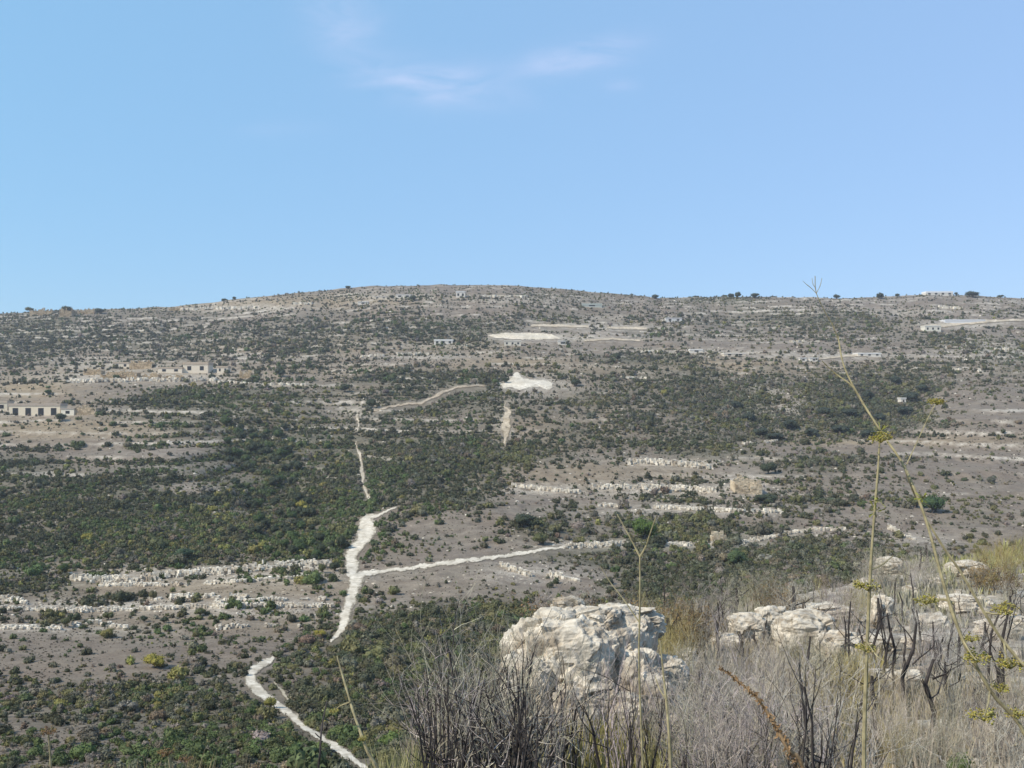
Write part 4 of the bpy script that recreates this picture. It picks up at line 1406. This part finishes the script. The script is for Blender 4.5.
KINDS = {'charred': ('black charred bare shrub', 'burnt_shrub'), 'grey': ('grey bare twiggy shrub', 'burnt'), 'brown': ('brown withered shrub', ''), 'olive': ('olive yellow broom shrub', ''), 'ashen': ('tall pale grey open shrub', '')}
protos = {k: [brush_proto(40 + 10 * i + j, k) for j in range(5)] for i, k in enumerate(KINDS)}
first = {k: [True] * 5 for k in KINDS}
ZONES = [  # x0, x1, y0, y1 of the base, number, kind, height range in metres
    (412, 500, 752, 812, 10, 'charred', 1.0, 1.5), (500, 640, 762, 820, 6, 'charred', .95, 1.45), (405, 640, 752, 810, 11, 'ashen', .95, 1.5), (640, 860, 745, 815, 12, 'ashen', .8, 1.3), (640, 860, 740, 815, 7, 'charred', .8, 1.3), (870, 1024, 690, 800, 8, 'ashen', .6, 1.0), (690, 1000, 640, 690, 9, 'ashen', .9, 1.4),
    (665, 860, 705, 815, 17, 'grey', .7, 1.15), (660, 860, 680, 720, 10, 'grey', .7, 1.1), (670, 860, 700, 800, 9, 'charred', .6, 1.0),
    (540, 700, 636, 662, 17, 'brown', 1.2, 1.8), (610, 720, 632, 680, 8, 'olive', 1.2, 1.7), (690, 860, 604, 640, 13, 'grey', 1.2, 1.9), (740, 800, 604, 622, 5, 'brown', 1.2, 1.9),
    (820, 880, 690, 730, 5, 'olive', .8, 1.2), (560, 670, 745, 800, 8, 'olive', .4, .6), (870, 1024, 600, 690, 15, 'grey', .8, 1.3), (940, 1040, 556, 580, 9, 'olive', 2.0, 2.8), (980, 1010, 582, 600, 4, 'brown', 1.6, 2.2),
    (880, 1030, 690, 800, 14, 'grey', .5, .8), (870, 1024, 640, 780, 7, 'charred', .5, .9), (880, 1020, 700, 800, 4, 'olive', .4, .7), (860, 960, 575, 600, 8, 'grey', 1.6, 2.2), (740, 870, 660, 700, 5, 'olive', .6, .9), (-8, 26, 862, 900, 3, 'charred', .42, .58),
    (800, 870, 596, 625, 5, 'olive', 1.1, 1.6), (1030, 1150, 590, 760, 12, 'grey', .7, 1.3), (1030, 1150, 560, 640, 5, 'olive', 1.0, 1.8),
]
bl = []
for x0, x1, y0, y1, n, k, h0, h1 in ZONES:
    for _ in range(n):
        x = rng.uniform(x0, x1)
        y = max(rng.uniform(y0, y1), np.interp(x, EDGE[:, 0], EDGE[:, 1]) + 5)
        bl.append((x, y, k, rng.uniform(h0, h1)))
lb_ = near_labels([(x, y - 20, KINDS[k][0]) for x, y, k, h in bl], lambda look, o, where: f"{o + ' ' if o else ''}{look} {where}", SLAND + [("the bottom left corner", 10, 800)])
for (x, y, k, h), lb in zip(bl, lb_):
    p = hit(x, y)
    q = int(rng.integers(5))
    o = protos[k][q] if first[k][q] else copy_tree(protos[k][q])
    first[k][q] = False
    o.location = p
    o.rotation_euler = (0, 0, float(rng.uniform(0, 6.28)))
    s = h / 1.15
    o.scale = (s * rng.uniform(.85, 1.15),) * 2 + (s,)
    hue = np.array([1.0, rng.uniform(.93, 1.06), rng.uniform(.82, 1.08)]) * rng.uniform(.62, 1.3)
    for ch in o.children:
        ch.color = (*hue, 1)
    tag(o, lb, 'shrub', {'charred': 'charred bare shrubs on the near spur', 'grey': 'grey leafless shrubs on the near spur', 'brown': 'withered brown shrubs on the near spur', 'olive': 'yellowish broom shrubs on the near spur', 'ashen': 'tall ash grey bare shrubs on the near spur'}[k])


for k in protos:                           # a kind that found no place leaves nothing behind
    for q in range(5):
        if first[k][q]:
            for ch in list(protos[k][q].children):
                bpy.data.objects.remove(ch)
            bpy.data.objects.remove(protos[k][q])

# burnt posts and stumps
def burnt_trunk(px, yt, yb, w, label, forks=2, seed=0, bend=0.0):
    p = hit(px, yb)
    m = p[1] / F
    H, R = (yb - yt) * m, w * m / 2
    r = np.random.default_rng(seed + int(px))
    root = empty('burnt_tree', p)
    b = MB()
    P = [(0, 0, -.1), (r.normal(0, .04 * H) + bend * H * .2, 0, H * .35), (r.normal(0, .04 * H) + bend * H * .6, 0, H * .7), (bend * H, 0, H)]
    b.add(*tube(P, (R * 1.25, R * 1.0, R * .9, R * .55), 7))
    b.build('trunk', M['char'], root)
    for k in range(forks):
        q = r.uniform(.35, .95)
        base = np.array([bend * H * q, 0, H * q])
        sgn = -1 if k % 2 else 1
        b = MB()
        grow(b, r, base, np.array([sgn * .8, r.normal(0, .5), .7]), H * r.uniform(.35, .6), R * .45, 0, 1, .25, (1, 3), .1)
        b.build('branch', M['char'], root)
    tag(root, label, 'burnt tree')


for a in ((937, 640, 674, 6, 'thick black burnt post standing right of the upright stalk', 1), (938, 704, 722, 5, 'short black stump below the thick burnt post', 0), (945, 662, 708, 3.5, 'forked black burnt bush beside the thick post', 5),
          (878, 598, 629, 3.5, 'bent black stem against the upright pale rock', 1), (912, 609, 656, 2.6, 'slim straight black stem right of the pale rock face', 0), (926, 545, 572, 3, 'black stem on the far spur edge, right of a pair', 0), (920, 548, 570, 2, 'black stem on the far spur edge, left of a pair', 1),
          (692, 600, 634, 3, 'black burnt stem behind the flat slab', 3), (736, 588, 624, 4, 'dark burnt trunk rising above the grey brush', 2), (793, 586, 624, 4, 'dark burnt trunk behind the tallest ridge rock', 2), (803, 604, 622, 3, 'short black stem beside the ridge trunk', 0),
          (709, 604, 640, 3, 'black forked stem right of the flat slab', 2), (667, 618, 658, 6, 'dark grey trunk right of the forked stalk', 1), (985, 622, 666, 3.5, 'black stem near the right edge by the umbels', 1), (1000, 650, 722, 3, 'thin tall black stem near the right edge', 2),
          (998, 716, 752, 4, 'black stump low by the yellow umbels', 1), (872, 676, 726, 5, 'dark stem hugging the foot of the upright stalk', 1), (717, 622, 660, 2.5, 'thin black stem in front of the low flat rock', 1), (1010, 596, 624, 3, 'black stem above the right edge rock', 1),
          (893, 660, 700, 2.5, 'thin dark stem above the pale low rock', 2), (760, 668, 700, 2.5, 'black twig stem left of the brown frond', 4), (820, 640, 672, 2.2, 'thin black stem in the olive brush', 2), (646, 690, 740, 2.6, 'black stem before the right foot of the big boulder', 2)):
    burnt_trunk(*a)

tk = []
while len(tk) < 58:
    x, y = rng.uniform(600, 1022), rng.uniform(600, 690 if len(tk) % 3 else 760)
    if y > np.interp(x, EDGE[:, 0], EDGE[:, 1]) + 8 and (x > 690 or y < 660):
        tk.append((x, y, rng.uniform(.6, 1.6), rng.uniform(.03, .07)))
tl = near_labels([(x, y, ('tall' if h > 1.25 else 'short') + ' black burnt') for x, y, h, w_ in tk], lambda look, o, where: f"{o + ' ' if o else ''}{look} stem {where}", SLAND)
for (x, y, h, w_), lb in zip(tk, tl):
    m = hit(x, y)[1] / F
    burnt_trunk(x, y - h / m, y, w_ / m, lb, int(rng.integers(0, 4)), 77, rng.uniform(-.15, .15))

# dry grass on the near spur
GRASS = [(615, 745, 70, 36, 1.0, (.35, .32, .14)), (850, 700, 26, 46, 1.0, (.35, .30, .14)), (985, 562, 60, 22, 1.0, (.38, .37, .17)), (655, 640, 45, 40, .5, (.37, .35, .22)), (740, 640, 130, 40, .4, (.36, .32, .25)), (930, 720, 90, 50, .5, (.38, .33, .25)),
         (470, 755, 80, 24, .9, (.44, .38, .28)), (920, 600, 90, 40, .5, (.37, .35, .26)), (760, 720, 110, 60, .25, (.38, .35, .31)), (560, 632, 70, 18, .6, (.36, .30, .21)), (120, 800, 120, 60, .6, (.36, .28, .16)), (395, 790, 40, 30, .5, (.32, .31, .15)), (1090, 640, 60, 80, .5, (.37, .34, .25))]
gmb = MB()
for gx_, gy_, rx, ry, a, colr in GRASS:
    n = int(rx * ry * a * .22)
    for _ in range(n):
        x, y = gx_ + rng.normal(0, .5) * rx, gy_ + rng.normal(0, .5) * ry
        y = max(y, np.interp(x, EDGE[:, 0], EDGE[:, 1]) + 1)
        p = hit(x, y)
        if p is None or p[1] > 118 or p[1] < 4:
            continue
        hgt = rng.uniform(.18, .5) * (1 + p[1] / 70)
        nb = 11
        a_ = rng.uniform(0, 6.283, nb)
        l = rng.uniform(.05, .42, nb)
        base = p + np.stack([np.cos(a_) * .05, np.sin(a_) * .05, np.zeros(nb) - .02], 1)
        tip = base + np.stack([np.cos(a_) * l, np.sin(a_) * l, np.ones(nb)], 1) * hgt * rng.uniform(.5, 1.1, (nb, 1))
        sd = np.stack([-np.sin(a_ + 1), np.cos(a_ + 1), np.zeros(nb)], 1) * (.0045 + .00055 * p[1])
        V = np.stack([base - sd, base + sd, tip], 1).reshape(-1, 3)
        gmb.add(V, np.arange(nb * 3).reshape(-1, 3), np.array(colr) * rng.uniform(.65, 1.2) * (1, 1, rng.uniform(.8, 1.2)))
tag(gmb.build('dry_grass', M['straw']), 'dry straw and olive grass between the burnt shrubs', kind='stuff')


# ------------------------------------------------------------------ tall stalks close to the camera
def pt(x, y, Y):
    return np.array([(x - 512) / F * Y, Y, (HZ - y) / F * Y])


def curve_pts(P, n=6):
    P = np.asarray(P, float)
    P = np.concatenate([[2 * P[0] - P[1]], P, [2 * P[-1] - P[-2]]])
    out = []
    for k in range(1, len(P) - 2):
        for u in np.arange(n) / n:
            a, b_, c_, d_ = P[k - 1], P[k], P[k + 1], P[k + 2]
            out.append(.5 * (2 * b_ + (c_ - a) * u + (2 * a - 5 * b_ + 4 * c_ - d_) * u * u + (3 * b_ - a - 3 * c_ + d_) * u ** 3))
    out.append(P[-2])
    return np.array(out)


def stalk(name, label, cat, path, Y, w, mat='stalk', heads=(), arms=(), group=None, head_mat='umbel', stubs=()):
    """path runs from the top down; a foot is added on the ground below"""
    P = [pt(x, y, Y + dy) for x, y, dy in path]
    foot = P[-1] + (P[-1] - P[-2]) * .6
    foot[2] = min(foot[2], 9)
    gz = float(ground([foot[0]], [max(foot[1], 1)])[0])
    if P[-1][2] > gz:
        P.append(np.array([foot[0], foot[1], gz - .05]))
    base = P[-1].copy()
    root = empty(name, base)
    C = curve_pts(np.array(P) - base)
    wr = np.linspace(w[0], w[1], len(C)) * Y / F / 2
    r = np.random.default_rng(int(path[0][0]))
    wr = wr * r.uniform(.86, 1.14, len(C))
    b = MB()
    b.add(*tube(C, wr, 7))
    b.build('stem', M[mat], root)
    for arm, aw in arms:
        A = curve_pts(np.array([pt(x, y, Y + dy) for x, y, dy in arm]) - base, 5)
        b = MB()
        b.add(*tube(A, np.linspace(aw[0], aw[1], len(A)) * Y / F / 2 * r.uniform(.85, 1.15, len(A)), 5))
        b.build('branch', M[mat], root)
    for (x, y, s) in heads:
        c = pt(x, y, Y) - base
        R = s * Y / F
        b = MB()
        for k in range(24):
            d = r.normal(size=3)
            d[2] = abs(d[2]) * .5 + .15
            d /= np.linalg.norm(d)
            e = c + d * R * r.uniform(.55, 1.05) * (1, 1, .7)
            b.add(*tube([c - (0, 0, R * .25), (c + e) / 2 + r.normal(0, .05 * R, 3), e], (.0012, .0009, .0007), 3), np.full(3, r.uniform(.6, 1)))
            for _ in range(7):
                q = e + r.normal(0, .13 * R, 3)
                b.add(ICO1[0] * R * r.uniform(.05, .10) * (1, 1, .7) + q, ICO1[1], np.array([1, r.uniform(.85, 1.05), r.uniform(.5, 1.3)]) * r.uniform(.55, 1.25))
        b.build('umbel', M[head_mat], root)
    for (x, y, s) in stubs:
        c = pt(x, y, Y) - base
        R = s * Y / F
        b = MB()
        for k in range(26):
            d = r.normal(size=3)
            e = c + d * R * .5
            b.add(np.stack([c + d * R * .1, e + r.normal(0, R * .12, 3), e + r.normal(0, R * .12, 3)]), np.array([[0, 1, 2]]), np.array([.75, .85, .6]) * r.uniform(.5, 1.1))
        b.build('leaf_tuft', M[head_mat], root)
    tag(root, label, cat, group)
    return root


stalk('fennel_stalk', 'tall upright straw coloured stalk with small yellow green tufts', 'dry stalk',
      [(880, 434, .05), (878, 470, .03), (874, 520, 0), (870, 580, 0), (867, 650, 0), (865, 710, 0), (864, 768, 0)], 3.3, (1.6, 5.0),
      heads=[(881, 440, 12), (868, 588, 12), (866, 650, 10)], stubs=[(876, 512, 8), (878, 500, 6)],
      arms=[([(869, 570, 0), (880, 566, .05), (893, 556, .1)], (2, 1.2)), ([(866, 640, 0), (876, 655, -.05), (884, 661, -.1)], (1.8, 1))])
stalk('fennel_stalk', 'long slanting stalk with yellow umbels reaching up to a bare twig on the sky', 'dry stalk',
      [(838, 336, .5), (844, 366, .42), (860, 398, .34), (884, 436, .25), (905, 468, .18), (926, 520, .1), (945, 588, .05), (963, 640, 0), (990, 690, 0), (1035, 762, 0)], 3.2, (1.6, 4.4),
      arms=[([(815, 276, .5), (816, 292, .5), (824, 310, .5), (833, 326, .5), (839, 342, .49)], (.9, 1.2)),
            ([(806, 284, .5), (811, 288, .5), (816, 293, .5)], (.7, .8)), ([(822, 278, .5), (820, 286, .5), (816, 294, .5)], (.6, .8)), ([(812, 278, .5), (813, 284, .5), (816, 289, .5)], (.5, .7)), ([(803, 281, .5), (807, 285, .5), (811, 288, .5)], (.5, .6)),
            ([(822, 361, .4), (836, 374, .4), (852, 386, .36), (864, 404, .33)], (1.2, 2.2)),
            ([(926, 519, .1), (944, 548, .08), (962, 574, .05), (984, 612, .02), (1004, 642, 0), (1030, 672, -.05)], (2.0, 3.4)),
            ([(954, 604, .04), (946, 600, .06), (936, 600, .08), (926, 602, .1)], (3.4, 1.6)),
            ([(963, 640, 0), (970, 652, -.04), (976, 660, -.06)], (2, 1.4)), ([(990, 690, 0), (988, 704, -.04), (984, 716, -.06)], (2, 1.4)),
            ([(1004, 642, 0), (1006, 654, -.03), (1010, 664, -.04)], (2, 1.4)), ([(984, 612, .02), (996, 614, 0), (1006, 612, 0)], (2, 1.4)),
            ([(905, 468, .18), (918, 440, .22), (928, 418, .26), (936, 403, .28)], (1.2, .9)), ([(905, 468, .18), (912, 488, .2), (918, 500, .22), (930, 506, .24)], (2.4, 1.6))],
      heads=[(926, 602, 11), (976, 660, 14), (984, 718, 14), (1010, 666, 13), (1008, 612, 13), (937, 403, 9), (972, 640, 9), (1018, 716, 11), (1000, 690, 9)], stubs=[(880, 432, 8), (922, 498, 6)])
stalk('dry_stalk', 'thin straw stalk with a forked top before the bright wall', 'dry stalk',
      [(640, 556, 0), (640, 600, 0), (639, 660, 0), (641, 720, 0), (643, 780, 0)], 4.0, (1.7, 2.4),
      arms=[([(640, 557, 0), (634, 545, .02), (627, 532, .04), (617, 514, .06)], (2, 1)), ([(640, 557, 0), (646, 546, -.02), (650, 534, -.04), (656, 517, -.06)], (2, 1)), ([(639, 622, 0), (624, 600, .04), (610, 582, .08), (600, 566, .1)], (1.4, .7))])
stalk('dry_stalk', 'pale olive stalk rising right of the big boulder', 'dry stalk', [(660, 640, .1), (664, 680, .06), (668, 720, 0), (671, 780, 0)], 3.4, (1.4, 4.5), arms=[([(667, 700, .02), (660, 690, .05), (655, 676, .08)], (1.6, .8))])
stalk('dry_stalk', 'pale green slanting stalk crossing the lower track', 'dry stalk', [(337, 656, .2), (345, 684, .15), (354, 714, .08), (366, 748, 0), (382, 794, 0)], 3.4, (1.6, 4.6), heads=[(334, 712, 5), (363, 740, 5)],
      arms=[([(350, 702, .1), (340, 706, .14), (333, 712, .16)], (1.6, 1)), ([(368, 752, 0), (364, 742, .02), (362, 735, .03)], (1.5, 1))])
stalk('dead_stalk', 'thin dark dead stem crossing the pale track at the bottom', 'dead stem', [(327, 701, .1), (322, 726, .05), (320, 752, 0), (318, 794, 0)], 3.0, (1.4, 2.6), mat='char', arms=[([(321, 738, .02), (318, 736, 0), (315, 733, 0)], (1.5, 1))])
stalk('dry_stalk', 'tan stalk with a feathery head at the lower left', 'dry stalk', [(48, 730, 0), (50, 752, 0), (52, 800, 0)], 3.6, (1.6, 2.4), heads=[(48, 733, 8)], head_mat='frond')
stalk('dry_stalk', 'short tan stalk pair with fuzzy heads left of the dark stem', 'dry stalk', [(168, 752, 0), (171, 775, 0), (174, 800, 0)], 3.6, (1.6, 2.4), heads=[(167, 754, 8), (186, 760, 7)], arms=[([(173, 790, 0), (180, 772, .02), (186, 758, .04)], (1.6, 1))], head_mat='frond')
o = stalk('dry_frond', 'curved brown dry frond in front of the grey brush', 'dry frond', [(720, 668, .15), (738, 681, .12), (757, 698, .08), (773, 722, .04), (787, 748, 0), (806, 786, 0)], 3.1, (1.5, 5), mat='frond')
fb = MB()
path = curve_pts(np.array([pt(x, y, 3.1 + dy) for x, y, dy in [(720, 668, .15), (738, 681, .12), (757, 698, .08), (773, 722, .04), (787, 748, 0), (806, 786, 0)]]), 24)
fr_ = np.random.default_rng(8)
for k, q in enumerate(path):
    for _ in range(3):
        d = fr_.normal(size=3)
        L = (.008 + .018 * k / len(path)) * fr_.uniform(.5, 1.2)
        d = d / np.linalg.norm(d) * L
        fb.add(np.stack([q, q + d + fr_.normal(0, .0025, 3), q + d * .6 + fr_.normal(0, .006, 3)]) - np.array(o.location), np.array([[0, 1, 2]]), np.array([1.1, 1, .9]) * fr_.uniform(.6, 1.4))
fb.build('leaflet_fringe', M['frond'], o)

# green weeds among the stones
for x, yb, s, lb, colr in ((958, 772, 34, 'leafy green weed at the bottom right under the umbels', (.10, .13, .05)), (388, 748, 30, 'bright green bush at the edge of the charred thicket', (.11, .15, .045))):
    p = hit(x, yb)
    o = empty('weed', p)
    b = MB()
    V, P, T = BUSH[2]
    b.add(V, P, T[:, None] * np.array(colr))
    b.build('foliage', M['leaf'], o)
    b = MB()
    for k in range(5):
        b.add(*tube([(0, 0, -.1), (.15 * math.cos(k * 1.3), .15 * math.sin(k * 1.3), .3), (.4 * math.cos(k * 1.3), .4 * math.sin(k * 1.3), .7)], (.03, .02, .01), 4), (.8, .9, .5))
    b.build('stem', M['bark'], o)
    m = p[1] / F * s / 2
    o.scale = (m, m, m * .9)
    tag(o, lb, 'weed')

# ------------------------------------------------------------------ air
hz = MB()
zmin, zmax = float(Z.min()) - 1.0, float(Z.max()) + 25
hz.add(box(-4100, 4100, -4100, 4100, zmin, zmax), BOXF)
mh = bpy.data.materials.new('haze')
mh.use_nodes = True
th = mh.node_tree
th.nodes.clear()
vo = N(th, 'ShaderNodeOutputMaterial')
pv = N(th, 'ShaderNodeVolumePrincipled')
pv.inputs['Color'].default_value = (0.90, 0.93, 1.0, 1)
pv.inputs['Density'].default_value = 0.0001
pv.inputs['Anisotropy'].default_value = 0.2
th.links.new(pv.outputs[0], vo.inputs['Volume'])
ho = hz.build('haze', mh)
tag(ho, 'thin bluish summer haze over the valley', kind='stuff')
